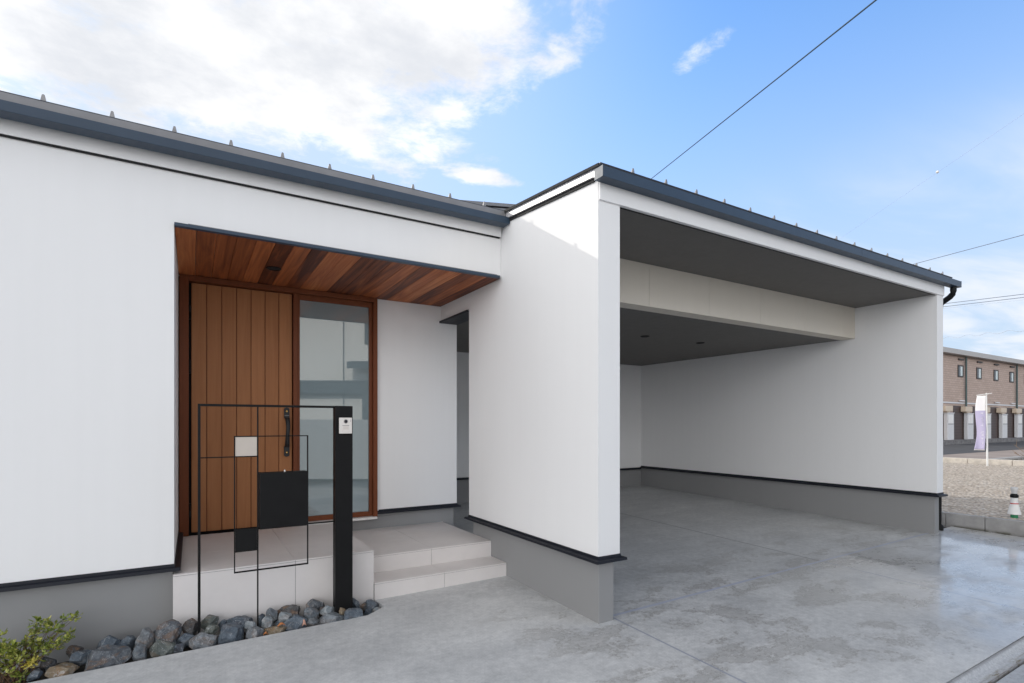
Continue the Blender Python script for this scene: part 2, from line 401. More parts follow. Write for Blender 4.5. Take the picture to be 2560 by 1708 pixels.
class MB:
    def __init__(s): s.v = []; s.f = []; s.sm = []
    def add(s, vs, fs, smooth=False):
        o = len(s.v); s.v += [tuple(p) for p in vs]
        for f in fs: s.f.append(tuple(i + o for i in f)); s.sm.append(smooth)
        return s
    def box(s, x0, x1, y0, y1, z0, z1):
        vs = [(x, y, z) for z in (z0, z1) for y in (y0, y1) for x in (x0, x1)]
        return s.add(vs, [(0, 2, 3, 1), (4, 5, 7, 6), (0, 1, 5, 4), (2, 6, 7, 3), (0, 4, 6, 2), (1, 3, 7, 5)])
    def prism(s, poly, axis, a, b):
        """poly: 2D outline in the two other axes (ordered), extruded from a to b along axis"""
        def P(p, t):
            if axis == 'x': return (t, p[0], p[1])
            if axis == 'y': return (p[0], t, p[1])
            return (p[0], p[1], t)
        n = len(poly)
        vs = [P(p, a) for p in poly] + [P(p, b) for p in poly]
        fs = [tuple(range(n)), tuple(range(2 * n - 1, n - 1, -1))] + [(i, i + n, (i + 1) % n + n, (i + 1) % n) for i in range(n)]
        return s.add(vs, fs)
    def ring(s, x0, x1, y0, y1, prof):
        """mitred profile of (offset out, z) running round a rectangle"""
        vs = []
        for (o, z) in prof:
            vs += [(x0 - o, y0 - o, z), (x1 + o, y0 - o, z), (x1 + o, y1 + o, z), (x0 - o, y1 + o, z)]
        n = len(prof); fs = []
        for i in range(n):
            j = (i + 1) % n
            for q in range(4):
                fs.append((i * 4 + q, i * 4 + (q + 1) % 4, j * 4 + (q + 1) % 4, j * 4 + q))
        return s.add(vs, fs)
    def tube(s, pts, r, seg=8, r1=None, cap=True):
        pts = [Vector(p) for p in pts]; n = len(pts); vs = []
        for i, p in enumerate(pts):
            t = (pts[min(i + 1, n - 1)] - pts[max(i - 1, 0)]).normalized()
            a = Vector((0, 0, 1)) if abs(t.z) < 0.95 else Vector((1, 0, 0))
            u = t.cross(a).normalized(); w = t.cross(u)
            rr = r if r1 is None else r + (r1 - r) * i / (n - 1)
            for q in range(seg):
                an = 2 * pi * q / seg; vs.append(p + (u * cos(an) + w * sin(an)) * rr)
        fs = []
        for i in range(n - 1):
            for q in range(seg):
                fs.append((i * seg + q, i * seg + (q + 1) % seg, (i + 1) * seg + (q + 1) % seg, (i + 1) * seg + q))
        s.add(vs, fs, True)
        if cap: s.add([vs[q] for q in range(seg)], [tuple(range(seg))]); s.add([vs[(n - 1) * seg + q] for q in range(seg)], [tuple(range(seg))])
        return s
    def lathe(s, c, prof, seg=24, axis='z'):
        vs = []; n = len(prof)
        for (r, h) in prof:
            for q in range(seg):
                a = 2 * pi * q / seg
                if axis == 'z': vs.append((c[0] + r * cos(a), c[1] + r * sin(a), c[2] + h))
                else: vs.append((c[0] + r * cos(a), c[1] + h, c[2] + r * sin(a)))
        fs = [(i * seg + q, i * seg + (q + 1) % seg, (i + 1) * seg + (q + 1) % seg, (i + 1) * seg + q) for i in range(n - 1) for q in range(seg)]
        s.add(vs, fs, True)
        s.add(vs[:seg], [tuple(range(seg))]); s.add(vs[-seg:], [tuple(range(seg))])
        return s
    def build(s, name, m, parent=None, bevel=0.0, loc=None, normals=True):
        me = bpy.data.meshes.new(name); o = bpy.data.objects.new(name, me); COL.objects.link(o)
        if parent is not None: o.parent = parent; off = wloc(parent)
        elif loc is not None: o.location = loc; off = Vector(loc)
        else: off = Vector((0, 0, 0))
        me.from_pydata([tuple(Vector(p) - off) for p in s.v], [], s.f); me.update()
        for p, sm in zip(me.polygons, s.sm): p.use_smooth = sm
        if normals:
            bm = bmesh.new(); bm.from_mesh(me); bmesh.ops.recalc_face_normals(bm, faces=bm.faces); bm.to_mesh(me); bm.free()
        me.materials.append(MATS[m])
        if bevel:
            bv = o.modifiers.new('bevel', 'BEVEL'); bv.width = bevel; bv.segments = 2; bv.limit_method = 'ANGLE'; bv.angle_limit = rad(40)
        return o

def empty(name, loc, label, cat, group=None, rz=0.0):
    o = bpy.data.objects.new(name, None); COL.objects.link(o); o.location = loc; o.rotation_euler = (0, 0, rz)
    o.empty_display_size = 0.2
    o['label'] = label; o['category'] = cat
    if group: o['group'] = group
    return o
def tag(o, label, cat, group=None):
    o['label'] = label; o['category'] = cat
    if group: o['group'] = group
    return o
def struct(o): o['kind'] = 'structure'; return o
def g(x, y): return 0.0134 * (x - 2.4) + 0.0214 * (y - 2.85)

# ------------------------------------------------------------------ the setting
struct(MB().add([(-700, -700, -0.5), (900, -700, -0.5), (900, 900, -0.5), (-700, 900, -0.5)], [(0, 1, 2, 3)]).build('ground', 'earth'))

def slab(outline, name, m, zf, depth=0.16):
    bm = bmesh.new()
    top = [bm.verts.new((x, y, zf(x, y))) for x, y in outline]
    f = bm.faces.new(top)
    if f.normal.z < 0: f.normal_flip()
    ret = bmesh.ops.extrude_face_region(bm, geom=[f])
    for v in [e for e in ret['geom'] if isinstance(e, bmesh.types.BMVert)]: v.co.z -= depth
    bmesh.ops.recalc_face_normals(bm, faces=bm.faces)
    me = bpy.data.meshes.new(name); bm.to_mesh(me); bm.free()
    o = bpy.data.objects.new(name, me); COL.objects.link(o); me.materials.append(MATS[m])
    return o
drive = slab([(-8, 1.28), (8.36, 1.28), (8.36, 2.96), (7.90, 2.96), (7.72, 3.05), (7.72, 7.85), (2.45, 7.85), (2.45, 5.65), (1.23, 5.65), (1.23, 4.17),
              (1.262, 3.985), (1.10, 3.873), (-8, 3.873)], 'driveway', 'drive_concrete', g, 0.16)
struct(drive)
struct(slab([(-8, 3.873), (1.10, 3.873), (1.262, 3.985), (1.23, 4.30), (-8, 4.30)], 'soil', 'soil', lambda x, y: g(x, y) - 0.055, 0.1))
# roadside gutter: a shallow channel, then flat concrete blocks, then the road
ch = MB()
prof = [(1.276, -0.004), (1.262, -0.010), (1.245, -0.030), (1.215, -0.036), (1.19, -0.034), (1.175, -0.018), (1.165, -0.016), (1.165, -0.2), (1.276, -0.2)]
vs = []
for xx in (-8.0, 12.0):
    for (yy, dz) in prof: vs.append((xx, yy, g(xx, yy) + dz))
n = len(prof); ch.add(vs, [(i, i + 1, n + i + 1, n + i) for i in range(n - 1)])
struct(ch.build('drain_channel', 'drain_concrete'))
blk = MB()
for i in range(-6, 14):
    x0 = 4.258 + (i - 3) * 0.60 - 0.0; x1 = x0 + 0.594
    a = [(x0, 0.62), (x1, 0.62), (x1, 1.158), (x0, 1.158)]
    blk.add([(x, y, g(x, y) - 0.022) for x, y in a] + [(x, y, g(x, y) - 0.2) for x, y in a], [(0, 1, 2, 3), (0, 4, 5, 1), (1, 5, 6, 2), (2, 6, 7, 3), (3, 7, 4, 0)])
struct(blk.build('pavement', 'gutter_concrete', bevel=0.004))
struct(slab([(-40, -7), (60, -7), (60, 0.615), (12.02, 0.615), (12.02, 0.62), (-40, 0.615)], 'road', 'gutter_concrete', lambda x, y: g(min(x, 12), y) - 0.04, 0.2))
# gravel lot on the right, its kerbs, the brown lot and the asphalt of the flats
def gz(x, y): return 0.225 + 0.006 * (x - 8.5)
struct(slab([(8.50, 0.65), (19.2, 0.65), (18.3, 8.5), (18.3, 30), (8.50, 30)], 'gravel', 'gravel', gz, 0.5))
struct(slab([(7.83, 2.975), (8.385, 2.975), (8.385, 0.62), (8.41, 0.62), (8.41, 9.0), (7.83, 9.0)], 'soil', 'soil', lambda x, y: g(x, y) - 0.03, 0.1))
kb = MB()
for i in range(0, 24):
    y0 = 0.64 + i * 0.40
    kb.box(8.395, 8.495, y0, y0 + 0.394, -0.1, 0.245)
struct(kb.build('kerb', 'kerb_grey', bevel=0.006))
kb = MB()
dirv = Vector((18.28 - 19.15, 8.6 - 1.0, 0)).normalized(); nv = Vector((-dirv.y, dirv.x, 0))
for i in range(0, 14):
    p = Vector((19.25, 1.0, 0)) + dirv * (i * 0.93 - 0.3); q = p + dirv * 0.92
    a = [p, q, q - nv * 0.16, p - nv * 0.16]
    kb.add([(v.x, v.y, 0.1) for v in a] + [(v.x, v.y, 0.425) for v in a], [(0, 1, 2, 3), (4, 5, 6, 7), (0, 1, 5, 4), (1, 2, 6, 5), (2, 3, 7, 6), (3, 0, 4, 7)])
struct(kb.build('kerb', 'kerb_pale', bevel=0.008))
struct(slab([(18.2, -6), (90, -6), (90, 10.2), (25, 10.2), (18.2, 12)], 'car_park', 'lot_brown', lambda x, y: 0.05, 0.3))
struct(slab([(25, 10.205), (90, 10.205), (90, 15.2), (25, 15.2)], 'car_park', 'shade_asphalt', lambda x, y: 0.054, 0.3))  # dark asphalt, drawn out to stand in for the shadow of the flats
kb = MB(); kb.box(24.0, 60, 7.35, 7.6, 0.0, 0.15)
struct(kb.build('kerb', 'kerb_grey', bevel=0.01))
# distant hills beyond the flats
hm = MB(); N = 60; vs = []
for i in range(N + 1):
    a = rad(-8 + 75 * i / N); R = 1500
    h = 60 + 60 * mnoise.noise((i * 0.13, 3.1, 0)) + 22 * mnoise.noise((i * 0.5, 9.0, 0))
    vs += [(R * cos(a), R * sin(a), -2), (R * cos(a) * 1.1, R * sin(a) * 1.1, max(h, 14))]
hm.add(vs, [(2 * i, 2 * i + 2, 2 * i + 3, 2 * i + 1) for i in range(N)], True)
simple('hill_forest', (0.06, 0.085, 0.07), 0.95, var=0.3, vs=0.01)
struct(hm.build('hills', 'hill_forest'))

# ------------------------------------------------------------------ the house
H = empty('house', (0, 5.0, 0), 'white rendered single-storey house with a cedar-lined entrance porch and an attached open carport', 'house')
FL = [(-0.03, 0.480), (0.004, 0.480), (0.006, 0.462), (0.036, 0.456), (0.038, 0.438), (0.030, 0.436), (-0.03, 0.436)]
def fl(dz): return [(o, z + dz) for o, z in FL]

# main block: front wall with the porch opening cut out
MB().prism([(-7, 0.455), (-0.10, 0.455), (-0.10, 2.735), (2.404, 2.735), (2.404, 3.232), (-7, 3.232)], 'y', 4.2, 5.50).build('wall', 'white_siding', H)
MB().box(1.672, 2.602, 5.56, 5.75, 0.478, 2.716).build('wall', 'white_siding', H)
MB().box(-7, 2.404, 5.76, 11, 0.3, 3.26).build('wall', 'white_siding', H)                       # body of the house behind the porch
MB().box(-7, 2.55, 5.503, 5.553, 2.74, 3.2).build('wall', 'white_siding', H)
f1 = MB().box(-7, -0.1085, 4.235, 5.50, -0.3, 0.440).build('foundation', 'foundation_paint', H)
f2 = MB().box(1.20, 2.575, 5.59, 5.74, -0.3, 0.470).build('foundation', 'foundation_paint', H)
MB().ring(-7, -0.10, 4.2, 5.50, fl(-0.012)).build('base_flashing', 'flashing_metal', H)
MB().ring(1.70, 2.602, 5.56, 5.75, fl(0.012)).build('base_flashing', 'flashing_metal', H)
# frieze board under the eaves with its shadow gap
fz = MB().box(-7, 2.396, 4.172, 4.198, 3.083, 3.232).build('frieze_board', 'white_siding', H, bevel=0.003)
MB().box(-7, 2.385, 4.180, 4.1985, 3.0745, 3.0825).build('shadow_gap', 'black_gap', H)
# cedar porch ceiling: real boards with open joints
pc = MB(); xx = -0.098
while xx < 2.40:
    pc.box(xx + 0.0012, min(xx + 0.1238, 2.4035), 4.212, 5.556, 2.716, 2.731); xx += 0.125
porch_ceiling = pc.build('porch_ceiling', 'cedar_planks', H, bevel=0.0012)
def downlight(x, y, z, par):
    o = MB().lathe((x, y, z), [(0.060, 0.0), (0.059, -0.006), (0.050, -0.006), (0.048, 0.010), (0.036, 0.012)], 28).build('downlight', 'black_steel', par)
    MB().lathe((x, y, z - 0.0005), [(0.0495, 0.0), (0.028, -0.003), (0.002, -0.0035)], 20).build('lamp_lens', 'black_gap', par)
    return o
downlight(0.596, 4.908, 2.7155, porch_ceiling)
tr = MB().box(-0.098, 2.380, 4.168, 4.199, 2.712, 2.734); tr.box(-0.098, 2.380, 4.199, 4.2115, 2.712, 2.7155)
tr.build('porch_trim', 'gutter_metal', H, bevel=0.002)
MB().box(-0.02, 2.355, 4.182, 4.1985, 2.7345, 2.742).build('porch_trim', 'drip_metal', H)

# main gutter and roof
gt = MB(); gt.prism([(4.139, 3.235), (4.139, 3.155), (4.030, 3.155), (4.030, 3.216), (4.038, 3.216), (4.038, 3.162), (4.131, 3.162), (4.131, 3.235)], 'x', -7, 2.400)
gt.build('gutter', 'gutter_metal', H, bevel=0.003)
def zr(y): return 3.283 + 0.09 * (y - 4.07)
rf = MB().prism([(4.085, zr(4.085) - 0.05), (4.07, 3.283), (11, zr(11)), (11, zr(11) - 0.05)], 'x', -7, 2.375)
roof = rf.build('roof', 'roof_metal', H)
MB().prism([(4.0685, 3.276), (4.0685, 3.218), (4.074, 3.218), (4.074, 3.276)], 'x', -7, 2.374).build('drip_edge', 'drip_metal', roof)
sm = MB(); x = 2.18 - 0.325 * 27
while x < 2.3:
    y1 = 11
    sm.add([(x - 0.008, 4.12, zr(4.12)), (x + 0.008, 4.12, zr(4.12)), (x + 0.008, y1, zr(y1)), (x - 0.008, y1, zr(y1)),
            (x - 0.008, 4.12, zr(4.12) + 0.02), (x + 0.008, 4.12, zr(4.12) + 0.02), (x + 0.008, y1, zr(y1) + 0.02), (x - 0.008, y1, zr(y1) + 0.02)],
           [(4, 5, 6, 7), (0, 1, 5, 4), (1, 2, 6, 5), (3, 0, 4, 7)]); x += 0.325
sm.build('roof_seam', 'roof_metal', roof)
def guard_mesh():
    b = MB()
    b.prism([(-0.013, 0.0), (0.013, 0.0), (0.013, 0.010), (0.007, 0.040), (0.003, 0.044), (-0.003, 0.044), (-0.007, 0.040), (-0.013, 0.010)], 'y', -0.0035, 0.0035)
    b.prism([(0.0, 0.003), (0.06, 0.003), (0.06, 0.010), (0.004, 0.032), (0.0, 0.032)], 'x', -0.004, 0.004)
    b.box(-0.024, 0.024, -0.001, 0.09, 0.0, 0.004)
    return b
gm = None
def guard(x, y, z, par):
    global gm
    if gm is None:
        o = guard_mesh().build('snow_guard', 'galvanised', None); gm = o.data
    else:
        o = bpy.data.objects.new('snow_guard', gm); COL.objects.link(o)
    o.parent = par; o.location = Vector((x, y, z)) - wloc(par)
for k_ in range(0, 12):
    guard(2.18 - 0.325 * k_, 4.095, zr(4.095) + 0.001, roof)
# higher gable of the roof, seen over the eaves by the carport
def zu(x): return 4.38 + 0.144 * (x - 2.95)
up = MB()
up.prism([(1.0, zu(1.0) - 0.045), (6.5, zu(6.5) - 0.045), (6.5, zu(6.5)), (1.0, zu(1.0))], 'y', 6.48, 11)
up.prism([(1.03, zu(1.03) - 0.9), (6.4, zu(6.4) - 0.9), (6.4, zu(6.4) - 0.064), (1.03, zu(1.03) - 0.064)], 'y', 6.50, 10.9)
upper = up.build('upper_roof', 'drip_metal', H)
MB().prism([(1.05, zu(1.05) - 0.0635), (6.3, zu(6.3) - 0.0635), (6.3, zu(6.3) - 0.0455), (1.05, zu(1.05) - 0.0455)], 'y', 6.56, 10.8).build('rake_gap', 'black_gap', upper)

# carport walls
WX0, WX1 = 2.407, 2.605
def zw(y): return 3.082 + 0.09 * (y - 2.85)
MB().prism([(2.85, 0.468), (4.85, 0.468), (4.85, 2.545), (5.557, 2.545), (5.557, zw(5.557)), (2.85, zw(2.85))], 'x', WX0, WX1).build('wall', 'white_siding', H)
MB().box(WX0, WX1 - 0.002, 5.76, 7.75, 0.478, 3.0).build('wall', 'white_siding', H)
RX0, RX1 = 7.645, 7.81
MB().prism([(2.85, 0.556), (7.95, 0.556), (7.95, zw(7.95)), (2.85, zw(2.85))], 'x', RX0, RX1).build('wall', 'white_siding', H)
MB().box(WX1 - 0.002, RX0, 7.75, 7.95, 0.535, 3.2).build('wall', 'white_siding', H)
MB().box(WX0 + 0.03, WX1 - 0.03, 2.88, 4.82, -0.3, 0.440).build('foundation', 'foundation_paint', H, bevel=0.004)
MB().box(WX0 + 0.03, WX1 - 0.03, 5.78, 7.75, -0.3, 0.46).build('foundation', 'foundation_paint', H)
MB().box(RX0 + 0.025, RX1 - 0.03, 2.88, 7.94, -0.3, 0.527).build('foundation', 'foundation_paint', H, bevel=0.004)
MB().box(WX1 - 0.02, RX0 + 0.02, 7.775, 7.94, -0.3, 0.51).build('foundation', 'foundation_paint', H)
MB().ring(WX0, WX1, 2.85, 4.85, FL).build('base_flashing', 'flashing_metal', H)
MB().ring(RX0, RX1, 2.85, 7.95, fl(0.088)).build('base_flashing', 'flashing_metal', H)
MB().box(WX1, RX0 - 0.03, 7.715, 7.77, 0.502, 0.536).build('base_flashing', 'flashing_metal', H)
lt = MB().box(WX0 - 0.022, WX0 - 0.001, 4.855, 5.555, 2.530, 2.552); lt.box(WX0 - 0.001, WX1, 4.852, 5.555, 2.530, 2.5445)
lt.build('opening_trim', 'flashing_metal', H)
# header over the carport mouth
MB().box(2.4105, 7.807, 2.834, 2.874, 2.946, 3.110).build('header_board', 'white_siding', H, bevel=0.003)
MB().box(WX1 + 0.001, RX0 - 0.001, 2.864, 2.8735, 2.940, 2.9455).build('header_shade_line', 'black_gap', H)  # black strip standing in for the shade under the header edge
fc = MB().box(WX1, RX0, 2.8755, 3.765, 2.952, 3.0); fc.build('carport_ceiling', 'dark_ceiling', H)
bm_ = MB(); cut = [WX1, 2.945, 3.828, 4.705, 5.587, 6.465, 7.345, RX0]
for a, b in zip(cut, cut[1:]): bm_.box(a + 0.0015, b - 0.0015, 3.77, 3.945, 2.543, 2.957)
bm_.box(WX1 + 0.01, RX0 - 0.01, 3.775, 3.94, 2.55, 2.95)
bm_.build('carport_beam', 'beam_board', H)
lc = MB()
for i in range(6):
    xa = WX1 + i * 0.84; lc.box(xa + 0.001, min(xa + 0.839, RX0), 3.9465, 7.748, 2.546, 2.60)
lc.box(WX0, WX1 - 0.001, 4.86, 5.55, 2.5455, 2.56)
lowc = lc.build('carport_ceiling', 'dark_ceiling', H)
downlight(5.09, 5.09, 2.5455, lowc); downlight(6.173, 5.098, 2.5455, lowc)
# carport roof, rake and gutter
def zc_(y): return 3.172 + 0.09 * (y - 2.79)
cr = MB().prism([(2.80, zc_(2.80) - 0.022), (2.785, zc_(2.785)), (8.1, zc_(8.1)), (8.1, zc_(8.1) - 0.022)], 'x', 2.372, 7.90)
croof = cr.build('roof', 'roof_metal', H)
MB().prism([(2.89, 3.02), (2.89, zw(2.89) + 0.05), (7.94, zw(7.94) + 0.05), (7.94, 3.02)], 'x', 2.62, 7.63).build('roof_core', 'black_gap', croof)
MB().prism([(2.81, zc_(2.81) - 0.0225), (2.81, zc_(2.81) - 0.079), (2.868, zc_(2.868) - 0.079), (2.868, zc_(2.868) - 0.072), (4.12, zc_(4.12) - 0.072), (4.12, zc_(4.12) - 0.0225)],
           'x', 2.381, 2.404).build('rake_board', 'rake_metal', croof)
MB().prism([(2.885, zc_(2.885) - 0.0985), (4.12, zc_(4.12) - 0.0985), (4.12, zc_(4.12) - 0.0725), (2.885, zc_(2.885) - 0.0725)], 'x', 2.396, 2.4065).build('rake_gap', 'black_gap', croof)
MB().prism([(2.80, zc_(2.80) - 0.0005), (2.80, zc_(2.80) - 0.021), (4.3, zc_(4.3) - 0.021), (4.3, zc_(4.3) - 0.0005)], 'x', 2.366, 2.3715).build('rake_cap', 'black_gap', croof)
cg = MB().prism([(2.832, 3.135), (2.832, 3.060), (2.745, 3.060), (2.745, 3.132), (2.752, 3.132), (2.752, 3.067), (2.825, 3.067), (2.825, 3.135)], 'x', 2.362, 5.70)
cg.prism([(2.832, 3.135), (2.832, 3.060), (2.745, 3.060), (2.745, 3.132), (2.752, 3.132), (2.752, 3.067), (2.825, 3.067), (2.825, 3.135)], 'x', 5.703, 8.03)
cg.box(2.3585, 2.3618, 2.744, 2.834, 3.059, 3.136); cg.box(8.0305, 8.034, 2.744, 2.834, 3.059, 3.136)
cgut = cg.build('gutter', 'gutter_metal', H, bevel=0.002)
dp = [(7.93, 2.79, 3.058), (7.93, 2.79, 3.01), (7.932, 2.80, 2.975), (7.94, 2.83, 2.945), (7.955, 2.87, 2.925), (7.975, 2.92, 2.90), (7.985, 2.945, 2.87), (7.985, 2.95, 2.80), (7.975, 2.955, 1.0), (7.975, 2.96, g(8, 2.96) + 0.02)]
MB().tube(dp, 0.033, 14).lathe((7.985, 2.96, g(8, 2.96) - 0.02), [(0.05, 0), (0.05, 0.07), (0.034, 0.09)], 16).build('downpipe', 'black_steel', H)
for k_ in range(16): guard(2.695 + 0.3335 * k_, 2.812, zc_(2.812) + 0.001, croof)
sm = MB()
for k_ in range(16):
    x = 2.695 + 0.3335 * k_
    sm.add([(x - 0.008, 2.84, zc_(2.84)), (x + 0.008, 2.84, zc_(2.84)), (x + 0.008, 8.05, zc_(8.05)), (x - 0.008, 8.05, zc_(8.05)),
            (x - 0.008, 2.84, zc_(2.84) + 0.018), (x + 0.008, 2.84, zc_(2.84) + 0.018), (x + 0.008, 8.05, zc_(8.05) + 0.018), (x - 0.008, 8.05, zc_(8.05) + 0.018)],
           [(4, 5, 6, 7), (0, 1, 5, 4), (1, 2, 6, 5), (3, 0, 4, 7)])
sm.build('roof_seam', 'roof_metal', croof)

# front door with its sidelight
fr = MB()
fr.box(-0.092, -0.022, 5.50, 5.66, 0.407, 2.712)             # hinge jamb
fr.box(1.628, 1.6705, 5.515, 5.66, 0.407, 2.712)             # far jamb
fr.box(-0.022, 1.628, 5.50, 5.66, 2.668, 2.712)              # head
fr.box(0.848, 0.885, 5.535, 5.66, 0.407, 2.668)              # mullion
frame = fr.build('door_frame', 'frame_wood', H, bevel=0.002)
MB().box(-0.0215, 0.8475, 5.62, 5.64, 0.408, 2.667).build('rebate', 'black_gap', frame)
dl = MB(); ed = [-0.004 + 0.1209 * i for i in range(8)]
for a, b in zip(ed, ed[1:]): dl.box(a + 0.003, b - 0.003, 5.572, 5.595, 0.425, 2.662)
door = dl.build('door', 'door_wood', H, bevel=0.002)
MB().box(-0.004, 0.843, 5.582, 5.615, 0.426, 2.661).build('door_core', 'frame_wood', door)
for z0, z1 in ((2.334, 2.457), (1.847, 1.97), (0.558, 0.688)):
    MB().lathe((-0.016, 5.566, z0), [(0.014, 0), (0.014, (z1 - z0) / 2 - 0.001), (0.012, (z1 - z0) / 2), (0.014, (z1 - z0) / 2 + 0.001), (0.014, z1 - z0)], 12).build('hinge', 'black_steel', door)
# leather pull handle
hd = MB()
def rrect(b, x0, x1, z0, z1, r, ya, yb):
    pts = []
    for cx_, cz_, a0 in ((x1 - r, z1 - r, 0), (x0 + r, z1 - r, 90), (x0 + r, z0 + r, 180), (x1 - r, z0 + r, 270)):
        for q in range(5):
            a = rad(a0 + 22.5 * q); pts.append((cx_ + r * cos(a), cz_ + r * sin(a)))
    b.prism(pts, 'y', ya, yb)
rrect(hd, 0.767, 0.814, 1.445, 1.556, 0.018, 5.548, 5.571); rrect(hd, 0.767, 0.814, 1.082, 1.190, 0.018, 5.548, 5.571)
vs = []; NP = 15
for i in range(NP):
    t = i / (NP - 1); z = 1.46 - t * 0.285; yy = 5.548 - 0.045 * sin(pi * t) ** 0.6; wv = 0.022 - 0.005 * sin(pi * t); xo = 0.7925 + 0.003 * sin(2 * pi * t)
    vs += [(xo - wv, yy, z), (xo + wv, yy, z), (xo + wv, yy - 0.009, z), (xo - wv, yy - 0.009, z)]
hd.add(vs, [(i * 4 + q, i * 4 + (q + 1) % 4, i * 4 + 4 + (q + 1) % 4, i * 4 + 4 + q) for i in range(NP - 1) for q in range(4)], True)
handle = hd.build('handle', 'black_leather', door)
for z in (1.520, 1.122): MB().lathe((0.790, 5.5475, z), [(0.009, 0), (0.009, -0.003), (0.006, -0.0055), (0.001, -0.006)], 16, 'y').build('screw', 'brass', door)
MB().box(0.770, 0.811, 5.5435, 5.5478, 1.478, 1.482).build('band', 'galvanised', door)
# sidelight
sl = MB()
sl.box(0.8855, 0.910, 5.555, 5.62, 0.432, 2.6675); sl.box(1.595, 1.6275, 5.555, 5.62, 0.432, 2.6675)
sl.box(0.910, 1.595, 5.555, 5.62, 2.618, 2.6675); sl.box(0.910, 1.595, 5.555, 5.62, 0.432, 0.482)
side = sl.build('sidelight', 'frame_wood', H, bevel=0.003)
MB().box(0.908, 1.597, 5.578, 5.598, 0.48, 2.62).build('glass', 'film_glass', side)
MB().box(0.887, 1.66, 5.485, 5.60, 0.408, 0.4305).build('door_sill', 'sill_white', H, bevel=0.002)
MB().box(-0.1, 1.67, 5.665, 5.755, 0.3, 2.73).build('door_backing', 'black_gap', H)

# ------------------------------------------------------------------ tiled porch steps
ST = empty('porch_steps', (0.6, 4.8, 0.0), 'pale grey tiled porch platform with two tiled steps at its right side', 'steps')
def tiles(par, name, x0, x1, y0, y1, zb, zt, xj, yj=(), side=False):
    core = MB().box(x0 + 0.004, x1 - (0.004 if side else 0.0), y0 + 0.004, y1, zb - 0.2, zt - 0.005)
    t = MB(); xs = [x0] + [q for q in xj if x0 < q < x1] + [x1]; ys = [y0] + list(yj) + [y1]; e = 0.0014
    for a, b in zip(xs, xs[1:]):
        for c, d in zip(ys, ys[1:]): t.box(a + e, b - e, c + (0 if c == y0 else e), d - e, zt - 0.011, zt)
        t.box(a + e, b - e, y0 + 0.0005, y0 + 0.010, zb - 0.2, zt - 0.0135)
    if side:
        for c, d in zip(ys, ys[1:]): t.box(x1 - 0.010, x1 - 0.0005, max(c, y0 + 0.0102) + e, d - e, zb - 0.2, zt - 0.0135)
    o = t.build(name, 'tile', par, bevel=0.0008); core.build('grout', 'grout', o)
    return o
tiles(ST, 'platform', -0.107, 1.228, 4.15, 5.53, 0.0, 0.405, (0.03 + 0.62,), (4.75, 5.35), True)
tiles(ST, 'step', 1.231, 2.436, 4.435, 5.585, 0.0, 0.290, (1.83,), (5.03,))
tiles(ST, 'step', 1.231, 2.436, 4.15, 4.434, 0.0, 0.146, (1.83,))

# ------------------------------------------------------------------ nameplate screen
YN = 4.02
NS = empty('gate_screen', (0.5, YN, -0.05), 'black steel gate screen of thin square bars and a wide post in the rock bed', 'gate screen')
def bar(b, x0, x1, z0, z1, d=0.007): b.box(x0, x1, YN - d, YN + d, z0, z1)
fb = MB()
bar(fb, 0.034, 0.050, -0.08, 1.530, 0.008); bar(fb, 0.050, 0.893, 1.514, 1.530, 0.008)
bar(fb, 0.383, 0.392, -0.08, 1.514, 0.006)
fb.build('outer_frame', 'black_steel', NS, bevel=0.0012)
fb = MB()
bar(fb, 0.243, 0.250, 0.397, 1.318); bar(fb, 0.707, 0.715, 0.397, 1.318)
bar(fb, 0.250, 0.3825, 1.311, 1.318); bar(fb, 0.3925, 0.707, 1.311, 1.318)
bar(fb, 0.250, 0.3825, 0.397, 0.406); bar(fb, 0.3925, 0.707, 0.397, 0.406)
bar(fb, 0.0505, 0.2425, 1.174, 1.181); bar(fb, 0.250, 0.3825, 1.174, 1.181)
bar(fb, 0.7155, 0.893, 0.680, 0.690); bar(fb, 0.250, 0.3825, 0.685, 0.691); bar(fb, 0.250, 0.3825, 0.536, 0.542)
fb.build('inner_frame', 'black_steel', NS, bevel=0.001)
MB().box(0.251, 0.382, YN - 0.004, YN + 0.004, 1.182, 1.310).build('white_panel', 'opal_panel', NS)
MB().box(0.251, 0.382, YN - 0.005, YN + 0.005, 0.543, 0.684).build('black_panel', 'black_steel', NS)
lb = MB().box(0.398, 0.7065, YN - 0.032, YN + 0.075, 0.684, 1.062); lb.box(0.3975, 0.7065, YN - 0.045, YN - 0.034, 0.682, 1.066)
letter = lb.build('letterbox', 'black_steel', NS, bevel=0.002)
MB().lathe((0.556, YN - 0.02, 1.0625), [(0.005, 0), (0.006, 0.004), (0.0055, 0.012), (0.003, 0.017)], 12).build('latch_knob', 'intercom_white', letter)
post = MB().box(0.8935, 1.018, YN - 0.045, YN + 0.03, -0.08, 1.530).build('post', 'black_steel', NS, bevel=0.0015)
IY = YN - 0.045
ic = MB().box(0.909, 1.009, IY - 0.012, IY - 0.0005, 1.324, 1.447).build('intercom_back', 'black_steel', NS, bevel=0.002)
MB().box(0.916, 1.007, IY - 0.026, IY - 0.0125, 1.328, 1.444).build('intercom', 'intercom_white', NS, bevel=0.003)
icm = [o for o in NS.children if o.name == 'intercom'][0]
YF = IY - 0.0262
MB().lathe((0.9615, YF, 1.417), [(0.0155, 0), (0.0155, -0.0015), (0.012, -0.003)], 24, 'y').build('camera_ring', 'intercom_grey', icm)
MB().lathe((0.9615, YF - 0.0032, 1.417), [(0.0115, 0), (0.009, -0.002), (0.001, -0.003)], 20, 'y').build('camera_lens', 'lens_black', icm)
MB().box(0.938, 0.986, YF - 0.0004, YF, 1.3835, 1.3885).build('marking', 'intercom_grey', icm)
